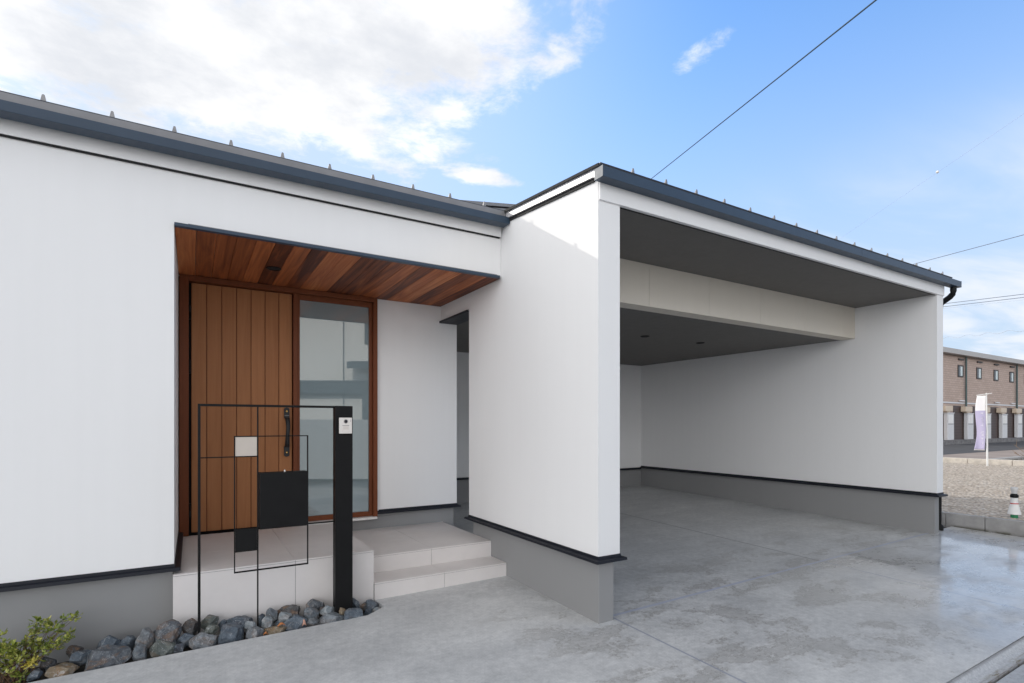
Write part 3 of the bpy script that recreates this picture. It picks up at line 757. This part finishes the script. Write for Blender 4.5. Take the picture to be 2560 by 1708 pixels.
MB().box(0.994, 0.9965, YF - 0.0004, YF, 1.413, 1.431).build('indicator', 'intercom_grey', icm)
sp = MB()
for i in range(6): sp.box(0.943, 0.983, YF - 0.0004, YF, 1.361 + i * 0.0032, 1.3622 + i * 0.0032)
for a in ((0.938, 0.986, 1.355, 1.356), (0.938, 0.986, 1.338, 1.339), (0.938, 0.939, 1.339, 1.355), (0.985, 0.986, 1.339, 1.355)): sp.box(a[0], a[1], YF - 0.0003, YF, a[2], a[3])
sp.build('speaker_slots', 'opal_panel', icm)

# ------------------------------------------------------------------ rocks
ROCKS = [
(-0.132,4.01,0.094,0.168,0.129,'brown','large brown and blue-grey boulder lying left of the foot of the thin black frame leg'),
(-0.009,4.07,0.083,0.094,0.090,'rust','rust-brown dark rock pressed against the left side of the thin frame leg'),
(-0.156,3.95,0.024,0.138,0.120,'olive','dark olive-grey rock in front of the large brown boulder at the concrete edge'),
(-0.030,4.01,0.025,0.095,0.072,'blue','dark blue rock tucked between the rusty rock and the grey-brown slab rock'),
(-0.069,3.95,-0.001,0.071,0.051,'blue','small blue rock at the concrete edge beside the grey-brown slab rock'),
(0.063,3.95,0.013,0.184,0.098,'tan','wide grey-brown slab rock with a pale vein in front of the thin frame leg'),
(0.101,4.07,0.104,0.103,0.078,'olive','green-grey blocky rock leaning on the porch front right of the thin frame leg'),
(0.107,4.01,0.056,0.090,0.064,'olive','grey-green rock lying below the blocky rock right of the frame leg'),
(0.178,4.07,0.057,0.060,0.062,'blue','small dark blue rock filling the gap behind the big pale-topped rock'),
(0.225,3.95,0.029,0.155,0.134,'blue','big angular blue-grey rock with a pale top between the two thin frame legs'),
(0.275,4.07,0.062,0.167,0.063,'blue','long flat blue-grey rock against the porch front left of the second frame leg'),
(0.342,4.01,0.034,0.078,0.069,'pale','small pale grey rock at the foot of the second frame leg'),
(0.359,3.95,0.006,0.124,0.079,'tan','grey rock with brown flecks at the concrete edge in front of the second frame leg'),
(0.421,4.07,0.042,0.052,0.085,'blue','narrow blue-grey rock standing right behind the second frame leg'),
(0.447,4.01,0.038,0.074,0.088,'pale','upright grey rock right of the second frame leg'),
(0.483,4.07,0.077,0.079,0.086,'grey','rounded grey rock against the porch front between the second frame leg and the cracked rock'),
(0.600,4.07,0.070,0.153,0.087,'rust','dark rock with brown cracks against the porch front under the tile joint'),
(0.554,4.01,0.058,0.096,0.061,'pale','pale blue-grey rock with a white vein in front of the cracked dark rock'),
(0.521,4.01,0.013,0.062,0.053,'blue','small dark rock just above the flat ochre rock'),
(0.491,3.95,0.000,0.151,0.045,'ochre','flat ochre-brown rock at the concrete edge with an orange shard on it'),
(0.622,3.95,0.022,0.163,0.092,'blue','big blue-grey rock beside the pink shard at the concrete edge'),
(0.723,3.95,0.005,0.103,0.050,'tan','pale tan flat rock right of the pink shard at the concrete edge'),
(0.766,4.07,0.092,0.110,0.067,'brown','blue-brown rock topmost of the pile left of the wide black post'),
(0.731,4.01,0.053,0.108,0.091,'grey','mid grey faceted rock below the topmost rock left of the black post'),
(0.813,4.07,0.065,0.057,0.090,'brown','brownish rock wedged behind the pale rock at the black post'),
(0.845,4.01,0.051,0.100,0.063,'pale','pale bluish-white rock just left of the foot of the wide black post'),
(0.856,3.94,0.012,0.188,0.081,'grey','wide flat grey rock at the concrete edge in front of the wide black post'),
(0.934,3.945,0.045,0.048,0.041,'ochre','tiny ochre rock at the front of the wide black post'),
(1.008,3.935,0.020,0.152,0.086,'blue','rounded blue-grey rock right in front of the wide black post'),
(1.060,4.07,0.041,0.069,0.093,'blue','tall blue rock touching the right side of the wide black post'),
(1.127,4.07,0.018,0.074,0.051,'rust','rust-brown rock second to the right of the wide black post'),
(1.180,4.06,0.018,0.109,0.071,'blue','dark blue angular rock at the corner of the porch block'),
(1.137,4.00,-0.011,0.066,0.050,'blue','small blue rock near the right end of the rock bed'),
(1.205,4.015,-0.017,0.085,0.039,'pale','pale grey wedge rock ending the rock bed at its right tip'),
(-0.438,4.07,0.057,0.127,0.091,'blue','long dark blue block rock against the grey foundation'),
(-0.335,4.07,0.049,0.080,0.088,'blue','blue rock with a tan top edge right of the long dark block against the foundation'),
(-0.246,4.01,0.084,0.095,0.112,'tan','grey-brown rock between the blue rock and the large brown boulder'),
(-0.439,3.95,0.025,0.246,0.112,'brown','largest rock, long brown and gold, at the concrete edge'),
(-0.361,4.01,0.038,0.058,0.062,'blue','blue triangular rock perched on the largest brown and gold rock'),
(-0.266,3.95,0.020,0.079,0.101,'grey','upright blue-grey wedge rock right of the largest rock'),
(-0.598,4.07,0.053,0.084,0.061,'rust','brownish rock half sunk against the foundation behind the dark blue rock'),
(-0.557,4.01,0.031,0.117,0.070,'blue','dark blue sloping rock left of the largest brown and gold rock'),
(-0.637,3.95,-0.005,0.147,0.056,'ochre','long flat tan and gold rock at the concrete edge right of the shrub'),
(-0.710,4.01,0.031,0.073,0.081,'dark','dark shadowy rock right behind the yellow leaves of the shrub'),
(-0.753,3.95,-0.002,0.077,0.044,'blue','grey-blue rock lying under the green shrub'),
]
def rock(i, x, y, z, w, h, kind, label):
    rng = random.Random(100 + i)
    dep = min(max(w, h) * 0.85, 0.135); zb = g(x, y) - 0.075
    top = z + h * 0.5; hz = (top - max(zb, z - h * 0.95)) / 2; cz = top - hz
    bm = bmesh.new(); bmesh.ops.create_icosphere(bm, subdivisions=2, radius=1.0)
    for v in bm.verts: v.co = Vector([math.copysign(abs(c) ** 0.8, c) for c in v.co]) * 1.08
    for q in range(11):
        zz = 1 - 2 * (q + 0.5) / 11; a = q * 2.399963 + rng.uniform(-0.5, 0.5); r_ = math.sqrt(max(0, 1 - zz * zz))
        no = Vector((r_ * cos(a), r_ * sin(a), zz + rng.uniform(-.2, .2))).normalized()
        ret = bmesh.ops.bisect_plane(bm, geom=bm.verts[:] + bm.edges[:] + bm.faces[:], plane_co=no * rng.uniform(0.66, 0.90), plane_no=no, clear_outer=True)
        ed_ = [e for e in ret['geom_cut'] if isinstance(e, bmesh.types.BMEdge)]
        if ed_: bmesh.ops.contextual_create(bm, geom=ed_)
    bmesh.ops.dissolve_limit(bm, angle_limit=rad(4), verts=bm.verts[:], edges=bm.edges[:])
    mx_ = [max(abs(v.co[c]) for v in bm.verts) for c in range(3)]
    for v in bm.verts: v.co = Vector((v.co.x / mx_[0] * w * 0.525, v.co.y / mx_[1] * dep * 0.54, v.co.z / mx_[2] * hz))
    bmesh.ops.bevel(bm, geom=list(bm.edges), offset=min(w, h) * 0.028, segments=1, affect='EDGES', clamp_overlap=True)
    bmesh.ops.triangulate(bm, faces=bm.faces)
    for _ in range(2):
        bmesh.ops.subdivide_edges(bm, edges=[e for e in bm.edges if e.calc_length() > 0.014], cuts=1)
        bmesh.ops.triangulate(bm, faces=[f for f in bm.faces if len(f.verts) > 3])
    bm.normal_update()
    sd = Vector((i * 3.7, i * 1.3, 0))
    for v in bm.verts:
        n1 = mnoise.noise(v.co * 30 + sd) * 0.0050 + mnoise.noise(v.co * 95 + sd) * 0.0030
        v.co += v.normal * n1
    bmesh.ops.recalc_face_normals(bm, faces=bm.faces)
    me = bpy.data.meshes.new('rock'); bm.to_mesh(me); bm.free()
    o = bpy.data.objects.new('rock', me); COL.objects.link(o); o.location = (x, y, cz)
    o.rotation_euler = (0, rng.uniform(-0.12, 0.12), rng.uniform(-0.25, 0.25))
    me.materials.append(MATS['rock_' + kind])
    tag(o, label, 'rock', 'rocks in the bed under the gate screen')
for i, r in enumerate(ROCKS): rock(i, *r)
def shard(x, y, z, l, h, m, label, rz):
    b = MB(); n_ = 7; vs = []
    for i in range(n_):
        t = i / (n_ - 1); w_ = h * sin(pi * (0.12 + 0.8 * t)); up_ = 0.012 * sin(pi * t)
        vs += [(x - l / 2 + l * t, y - 0.004, z + up_), (x - l / 2 + l * t, y + 0.006, z + up_ + w_), (x - l / 2 + l * t, y + 0.010, z + up_ + w_ * 0.9), (x - l / 2 + l * t, y, z + up_ - 0.002)]
    b.add(vs, [(i * 4 + q, i * 4 + (q + 1) % 4, i * 4 + 4 + (q + 1) % 4, i * 4 + 4 + q) for i in range(n_ - 1) for q in range(4)] + [(0, 1, 2, 3), (n_ * 4 - 4, n_ * 4 - 3, n_ * 4 - 2, n_ * 4 - 1)])
    tag(b.build('dry_leaf', m, None, loc=(x, y, z)), label, 'leaf')
shard(0.525, 3.925, 0.022, 0.048, 0.010, 'shard_orange', 'orange dry leaf on the flat ochre rock', 0)
shard(0.668, 3.905, 0.000, 0.028, 0.034, 'shard_pink', 'pinkish dry leaf standing between two rocks at the concrete edge', 0)
shard(0.425, 3.905, -0.012, 0.026, 0.008, 'shard_orange', 'small orange dry leaf lying at the concrete edge before the second frame leg', 0)

# ------------------------------------------------------------------ shrub
SH = empty('shrub', (-0.85, 4.0, g(-0.85, 4) - 0.05), 'small spreading shrub with green and cream leaves against the grey foundation', 'shrub')
def leafset(name, m, clusters, parent, rng, size=(0.022, 0.038), npc=(10, 16), rad_=0.024):
    vs = []; fs = []; tint = []
    for (cx, cy, cz, sc) in clusters:
        ct = rng.random()
        for q in range(rng.randint(*npc)):
            a = rng.uniform(0, 2 * pi); e = rng.uniform(-0.5, 1.2); L = rng.uniform(*size) * sc
            d = Vector((cos(a) * cos(e), sin(a) * cos(e), sin(e)))
            o = Vector((cx, cy, cz)) + d * rng.uniform(0.1, 1) * rad_ * sc + Vector((rng.gauss(0, .006), rng.gauss(0, .006), rng.gauss(0, .004)))
            s = d.cross(Vector((rng.gauss(0, .4), rng.gauss(0, .4), 1))).normalized(); nn_ = d.cross(s).normalized()
            W_ = L * rng.uniform(0.28, 0.42); b0 = len(vs)
            for (t, wv, dz) in ((0, 0, 0), (0.3, 0.8, .05), (0.45, 0.55, .06), (0.65, 0.85, .05), (1.0, 0, -.12), (0.65, -0.85, .05), (0.45, -0.55, .06), (0.3, -0.8, .05)):
                vs.append(tuple(o + d * L * t + s * W_ * wv + nn_ * L * dz))
            vs.append(tuple(o + d * L * 0.5 - nn_ * L * 0.03)); c = b0 + 8
            for j in range(8): fs.append((b0 + j, b0 + (j + 1) % 8, c)); tint.append(min(1, max(0, 0.55 * ct + 0.45 * rng.random())))
    me = bpy.data.meshes.new(name); off = wloc(parent)
    me.from_pydata([tuple(Vector(p) - off) for p in vs], [], fs); me.update()
    at = me.attributes.new('tint', 'FLOAT', 'FACE'); at.data.foreach_set('value', tint)
    o = bpy.data.objects.new(name, me); COL.objects.link(o); o.parent = parent; me.materials.append(MATS[m]); return o
TIPS = [(-0.749,.277),(-0.718,.267),(-0.694,.222),(-0.662,.215),(-0.591,.257),(-0.613,.238),(-0.640,.252),(-0.78,.207),(-0.769,.187),(-0.766,.155),(-0.609,.159),(-0.641,.157),(-0.676,.141),(-0.697,.145),(-0.676,.105),
(-0.899,.179),(-0.882,.149),(-0.859,.158),(-0.813,.152),(-0.786,.115),(-0.846,.128),(-0.869,.116),(-0.769,.064),(-0.725,.111),(-0.899,.109),(-0.886,.071),(-0.856,.051),(-0.823,.044),(-0.796,.02),
(-0.813,-.006),(-0.902,.031),(-0.879,.018),(-0.752,.085),(-0.94,.09),(-0.96,.15),(-0.93,.20),(-0.95,.03),(-1.0,.10),(-1.03,.17),(-1.0,.05),(-0.83,.09),(-0.80,.075),(-0.85,.085),(-0.735,.225),(-0.71,.205)]
rng = random.Random(3); stem = MB(); cl = []
root = Vector((-0.87, 4.0, g(-0.87, 4) - 0.06))
for (x, z) in TIPS:
    y = 4.0 + rng.uniform(-0.07, 0.10); p = Vector((x, y, z)); base = root + Vector((rng.uniform(-.07, .07), rng.uniform(-.04, .04), 0))
    m1 = base.lerp(p, 0.4) + Vector((rng.uniform(-.02, .02), rng.uniform(-.03, .03), 0.035)); m2 = base.lerp(p, 0.75) + Vector((rng.uniform(-.015, .015), rng.uniform(-.02, .02), 0.02))
    stem.tube([base, m1, m2, p], 0.0024, 5, 0.0010)
    cl.append((x, y, z, rng.uniform(0.8, 1.1)))
    if z < 0.17:
        for q in range(1): cl.append((x + rng.gauss(0, .022), y + rng.gauss(0, .03), z + rng.gauss(0, .014), rng.uniform(0.6, 1.0)))
stem.build('stem', 'stem_brown', SH)
leafset('foliage', 'leaf_green', cl, SH, rng)
leafset('yellow_leaves', 'leaf_yellow', [(-0.775, 3.95, 0.058, .9), (-0.76, 3.95, 0.066, .9), (-0.765, 3.955, 0.048, .9), (-0.785, 3.95, 0.045, .8)], SH, rng, (0.014, 0.024), (14, 18), 0.018)

# ------------------------------------------------------------------ right side: flats, flag, cone, twigs
YA = 15.9
AP = empty('apartment_building', (52, YA + 4, 0.2), 'long two-storey brown brick block of flats across the gravel lot', 'building')
aw = MB().box(40.6, 92, YA, YA + 8, 0.25, 6.12); aw.build('wall', 'apt_brick', AP)
ar = MB().prism([(YA - 0.45, 6.14), (YA + 8.4, 6.14), (YA + 8.4, 6.35), (YA + 4, 7.3), (YA - 0.45, 6.47)], 'x', 40.2, 92.4); ar.build('roof', 'apt_trim', AP)
MB().box(40.6, 92, YA - 0.05, YA - 0.002, 2.80, 2.90).build('string_course', 'cabinet_white', AP)
MB().box(40.6, 92, YA - 1.05, YA - 0.003, 0.0, 0.30).build('plinth', 'stone_plinth', AP)
for i in range(8):
    x0 = 45.86 + 3.2 * i
    w_ = MB().box(x0, x0 + 0.08, YA - 0.05, YA - 0.003, 4.68, 5.51); w_.box(x0 + 0.78, x0 + 0.86, YA - 0.05, YA - 0.003, 4.68, 5.51)
    w_.box(x0 + 0.08, x0 + 0.78, YA - 0.05, YA - 0.003, 4.68, 4.76); w_.box(x0 + 0.08, x0 + 0.78, YA - 0.05, YA - 0.003, 5.43, 5.51)
    win = w_.build('window', 'apt_dark', AP)
    MB().box(x0 + 0.08, x0 + 0.44, YA - 0.02, YA - 0.004, 4.76, 5.43).build('pane', 'lens_black', win)
    MB().box(x0 + 0.44, x0 + 0.78, YA - 0.025, YA - 0.004, 4.76, 5.43).build('pane', 'apt_glass_white', win)
    MB().box(x0 + 0.05, x0 + 0.85, YA - 0.10, YA - 0.004, 5.86, 5.96).build('vent', 'apt_dark', AP)
    MB().box(x0 + 0.05, x0 + 0.85, YA - 0.14, YA - 0.055, 2.97, 3.05).build('wall_light', 'cabinet_white', AP)
    dr = MB().box(x0 - 0.75, x0 + 0.85, YA - 0.03, YA - 0.004, 0.302, 2.66).build('door', 'apt_door', AP)
    ht = MB().box(x0 - 2.85, x0 - 1.70, YA - 0.35, YA - 0.052, 2.24, 2.60); ht.box(x0 - 2.5, x0 - 2.0, YA - 0.30, YA - 0.052, 2.16, 2.24)
    ht.build('water_heater', 'heater_beige', AP, bevel=0.02)
for x in (46.96, 56.68, 66.4): MB().tube([(x, YA - 0.12, 6.12), (x, YA - 0.12, 0.302)], 0.06, 8).build('downpipe', 'apt_pipe', AP)
ORD = ['partly hidden by the carport wall', 'just left of the purple banner', 'behind the purple banner pole', 'just right of the purple banner', 'at the right edge of the photo']
for i in range(5):
    x0 = [43.45, 46.68, 49.86, 53.05, 56.22][i]; y0 = YA - 0.3
    cb = empty('storage_cabinet', (x0 + 0.5, y0 + 0.1, 0.302), 'white outdoor storage cabinet by a flat door, ' + ORD[i], 'cabinet', 'white cabinets along the block of flats')
    MB().box(x0, x0 + 1.0, y0, y0 + 0.22, 0.302, 2.10).build('body', 'cabinet_white', cb, bevel=0.015)
    MB().box(x0 - 0.02, x0 + 1.02, y0 - 0.03, y0 + 0.22, 2.102, 2.15).build('lid', 'cabinet_white', cb)
    MB().box(x0 + 0.12, x0 + 0.44, y0 - 0.012, y0 - 0.002, 1.42, 2.0).build('hatch', 'cone_white', cb)
    MB().box(x0 + 0.50, x0 + 0.82, y0 - 0.012, y0 - 0.002, 1.42, 2.0).build('hatch', 'cone_white', cb)
    MB().box(x0 + 0.06, x0 + 0.94, y0 - 0.008, y0 - 0.002, 1.36, 1.39).build('seam', 'apt_dark', cb)

# advertising banner on a pole at the far kerb
BX, BY, BZ = 18.0, 5.60, gz(18, 5.6)
BN = empty('banner', (BX, BY, BZ), 'white and purple upright advertising banner on a white pole at the far kerb', 'banner')
MB().tube([(BX, BY, BZ - 0.05), (BX, BY + 0.01, BZ + 1.0)], 0.022, 10).tube([(BX, BY + 0.01, BZ + 1.0), (BX, BY + 0.02, BZ + 1.93)], 0.015, 10).build('pole', 'pole_white', BN)
MB().tube([(BX - 0.02, BY + 0.225, BZ + 1.875), (BX - 0.02, BY - 0.10, BZ + 1.915)], 0.009, 8).build('crossbar', 'pole_white', BN)
cv = []; cf = []; NZ, NY = 26, 8
def cloth(i, j):
    t = i / NZ; s = j / NY; z = BZ + 1.86 - t * 1.45
    sway = 0.055 * t * t
    y = BY + 0.025 + (0.185 + 0.02 * sin(5 * t)) * s + sway * (0.3 + s) + 0.012 * sin(7 * t)
    x = BX - 0.02 + 0.03 * sin(6 * t + 4 * s) * (0.3 + t)
    return (x, y, z)
for i in range(NZ + 1):
    for j in range(NY + 1): cv.append(cloth(i, j))
for i in range(NZ):
    for j in range(NY): a = i * (NY + 1) + j; cf.append((a, a + 1, a + NY + 2, a + NY + 1))
flag = MB().add(cv, cf, True).build('cloth', 'flag_cloth', BN)
flag.modifiers.new('thick', 'SOLIDIFY').thickness = 0.003
mk = MB(); rg = random.Random(5)
for i in range(9):
    t = 0.33 + i * 0.067; zz = BZ + 1.86 - t * 1.45
    if i in (4,): continue
    for q in range(3):
        s = 0.36 + rg.uniform(-.05, .05); dz = rg.uniform(-.03, .03); ww = rg.uniform(.03, .07)
        p = cloth(int(t * NZ), int(s * NY)); v_ = rg.random() < 0.5
        a, b = (ww, 0.008) if v_ else (0.010, 0.045)
        mk.box(p[0] - 0.006, p[0] - 0.003, p[1] - a / 2, p[1] + a / 2, zz + dz - b / 2, zz + dz + b / 2)
mk.build('lettering', 'flag_ink', BN)

# marker cone
CX, CY = 8.80, 2.475; CZ = gz(CX, CY)
CN = empty('marker_cone', (CX, CY, CZ), 'white marker cone with a black collar, red stripe and green foot on the gravel', 'cone')
MB().lathe((CX, CY, CZ - 0.01), [(0.036, 0), (0.036, 0.060)], 18).build('foot', 'cone_green', CN)
MB().lathe((CX, CY, CZ + 0.045), [(0.066, 0), (0.064, 0.012), (0.044, 0.105), (0.037, 0.15), (0.034, 0.205)], 24).build('body', 'cone_white', CN)
MB().lathe((CX, CY, CZ + 0.045 + 0.128), [(0.0412, 0), (0.0402, 0.012)], 24).build('stripe', 'cone_red', CN)
MB().lathe((CX, CY, CZ + 0.251), [(0.036, 0), (0.042, 0.012), (0.040, 0.035), (0.024, 0.05)], 20).build('collar', 'black_steel', CN)
MB().lathe((CX, CY, CZ + 0.302), [(0.026, 0), (0.028, 0.03), (0.036, 0.05), (0.036, 0.07), (0.030, 0.078)], 20).build('cap', 'cone_clear', CN)

# bare shrub
BS = empty('bare_shrub', (19.9, 4.55, 0.05), 'bare brown twiggy shrub behind the far kerb at the right edge', 'shrub')
tw = MB(); rb = random.Random(11)
for i in range(60):
    b0 = Vector((19.9 + rb.uniform(-.25, .25), 4.6 + rb.uniform(-.4, .35), 0.05)); a = rb.uniform(0, 2 * pi); e = rb.uniform(0.5, 1.4); L = rb.uniform(0.5, 0.95)
    d = Vector((cos(a) * cos(e), sin(a) * cos(e) * 1.3, sin(e)))
    p1 = b0 + d * L * .5 + Vector((rb.gauss(0, .05), rb.gauss(0, .05), 0)); p2 = b0 + d * L
    tw.tube([b0, p1, p2], 0.010, 4, 0.004, cap=False)
    for q in range(4):
        s0 = p1.lerp(p2, rb.uniform(0, .9)); dd = (d + Vector((rb.gauss(0, .6), rb.gauss(0, .6), rb.gauss(0, .4)))).normalized()
        tw.tube([s0, s0 + dd * rb.uniform(.12, .3)], 0.005, 4, 0.003, cap=False)
tw.build('twigs', 'twig', BS)
leafset('dry_leaves', 'leaf_yellow', [(19.8 + rb.gauss(0, .2), 4.75 + rb.gauss(0, .3), 0.6 + rb.random() * 0.25, 1.2) for _ in range(7)], BS, rb, (0.03, 0.05), (3, 5), 0.04)

# ------------------------------------------------------------------ overhead cables
def cable(name, a, b, r, m, label, e0=0.6, e1=1.0, sag=0.0, wavy=0.0, group=None):
    a = Vector(a); b = Vector(b); d = b - a; L = d.length; pts = []; n_ = 60 if not wavy else 260
    for i in range(n_ + 1):
        t = -e0 + (1 + e0 + e1) * i / n_; p = a + d * t; p.z -= sag * (1 - (2 * t - 1) ** 2) * -0.0
        if wavy: p.z += wavy * sin(t * L * 4.6) ; p.x += wavy * cos(t * L * 4.6)
        pts.append(p)
    return tag(MB().tube(pts, r, 6).build(name, m, None, loc=tuple(a)), label, 'cable', group)
cable('overhead_cable', (9.9, 4.55, 8.55), (16.3, 15.9, 11.54), 0.014, 'cable_black', 'thick dark cable rising steeply from behind the carport roof to the top edge', 0.5, 3.0)
cable('overhead_cable', (46.4, 18.8, 13.36), (40.1, 10.9, 12.02), 0.020, 'cable_grey', 'single grey cable leaving the roof end upward to the right edge', 3.0, 0.8)
c = ((54.4, 19.8, 11.52), (50.8, 13.8, 10.63))
cable('overhead_cable', *c, 0.024, 'cable_grey', 'upper cable of the dark pair right of the downpipe', 3.0, 0.8)
cable('overhead_cable', (54.4, 19.8, 11.27), (50.8, 13.8, 10.40), 0.024, 'cable_grey', 'lower cable of the dark pair right of the downpipe', 3.0, 0.8)
cable('overhead_cable', (54.4, 19.8, 11.12), (50.8, 13.8, 10.22), 0.010, 'cable_pale', 'faint thin cable just below the dark pair', 3.0, 0.8)
cable('overhead_cable', (54.4, 19.8, 8.62), (53.5, 14.5, 8.43), 0.014, 'cable_pale', 'pale wavy spiral-wrapped cable above the flats', 3.0, 0.8, wavy=0.09)
cs = cable('overhead_cable', (36.0, 13.4, 15.55), (32.1, 8.7, 15.35), 0.005, 'cable_pale', 'thin pale cable carrying a white splice high at the right', 2.5, 0.8)
MB().lathe((36.0, 13.4, 15.5), [(0.02, 0), (0.07, 0.03), (0.07, 0.11), (0.03, 0.15)], 12).build('splice', 'cone_white', cs)

# ------------------------------------------------------------------ white house across the street (seen mirrored in the door glass)
NH = empty('neighbour_house', (9.27, -4.31, -0.2), 'white house with a grey canopy seen mirrored in the door sidelight', 'house', rz=rad(31))
def nb(b, name, m): return b.build(name, m, None)
def npart(b, name, m):
    o = b.build(name, m, None); o.parent = NH; return o
npart(MB().box(-11.5, -3.7, -9, 0, 0, 5.6), 'wall', 'neighbour_white')
npart(MB().box(-11.8, -3.4, -9.4, 0.4, 5.6, 5.85), 'roof', 'neighbour_grey')
npart(MB().box(-11.5, -4.55, 0.05, 0.30, 2.60, 3.04), 'canopy', 'neighbour_grey')
for x in (-4.85, -11.2): npart(MB().box(x - 0.12, x + 0.12, 0.08, 0.28, 0, 2.60), 'canopy_post', 'neighbour_grey')
npart(MB().tube([(-5.66, 0.06, 5.6), (-5.66, 0.06, 0.0)], 0.013, 8), 'downpipe', 'neighbour_grey')
npart(MB().prism([(0.002, 3.55), (0.7, 3.40), (0.7, 3.62), (0.002, 3.72)], 'x', -5.35, -3.6), 'awning', 'neighbour_grey')
npart(MB().box(-4.95, -4.0, 0.003, 0.06, 4.3, 5.0), 'window', 'neighbour_grey')
npart(MB().box(-11.5, -3.0, 2.5, 2.62, 0, 1.72), 'garden_wall', 'neighbour_wall')
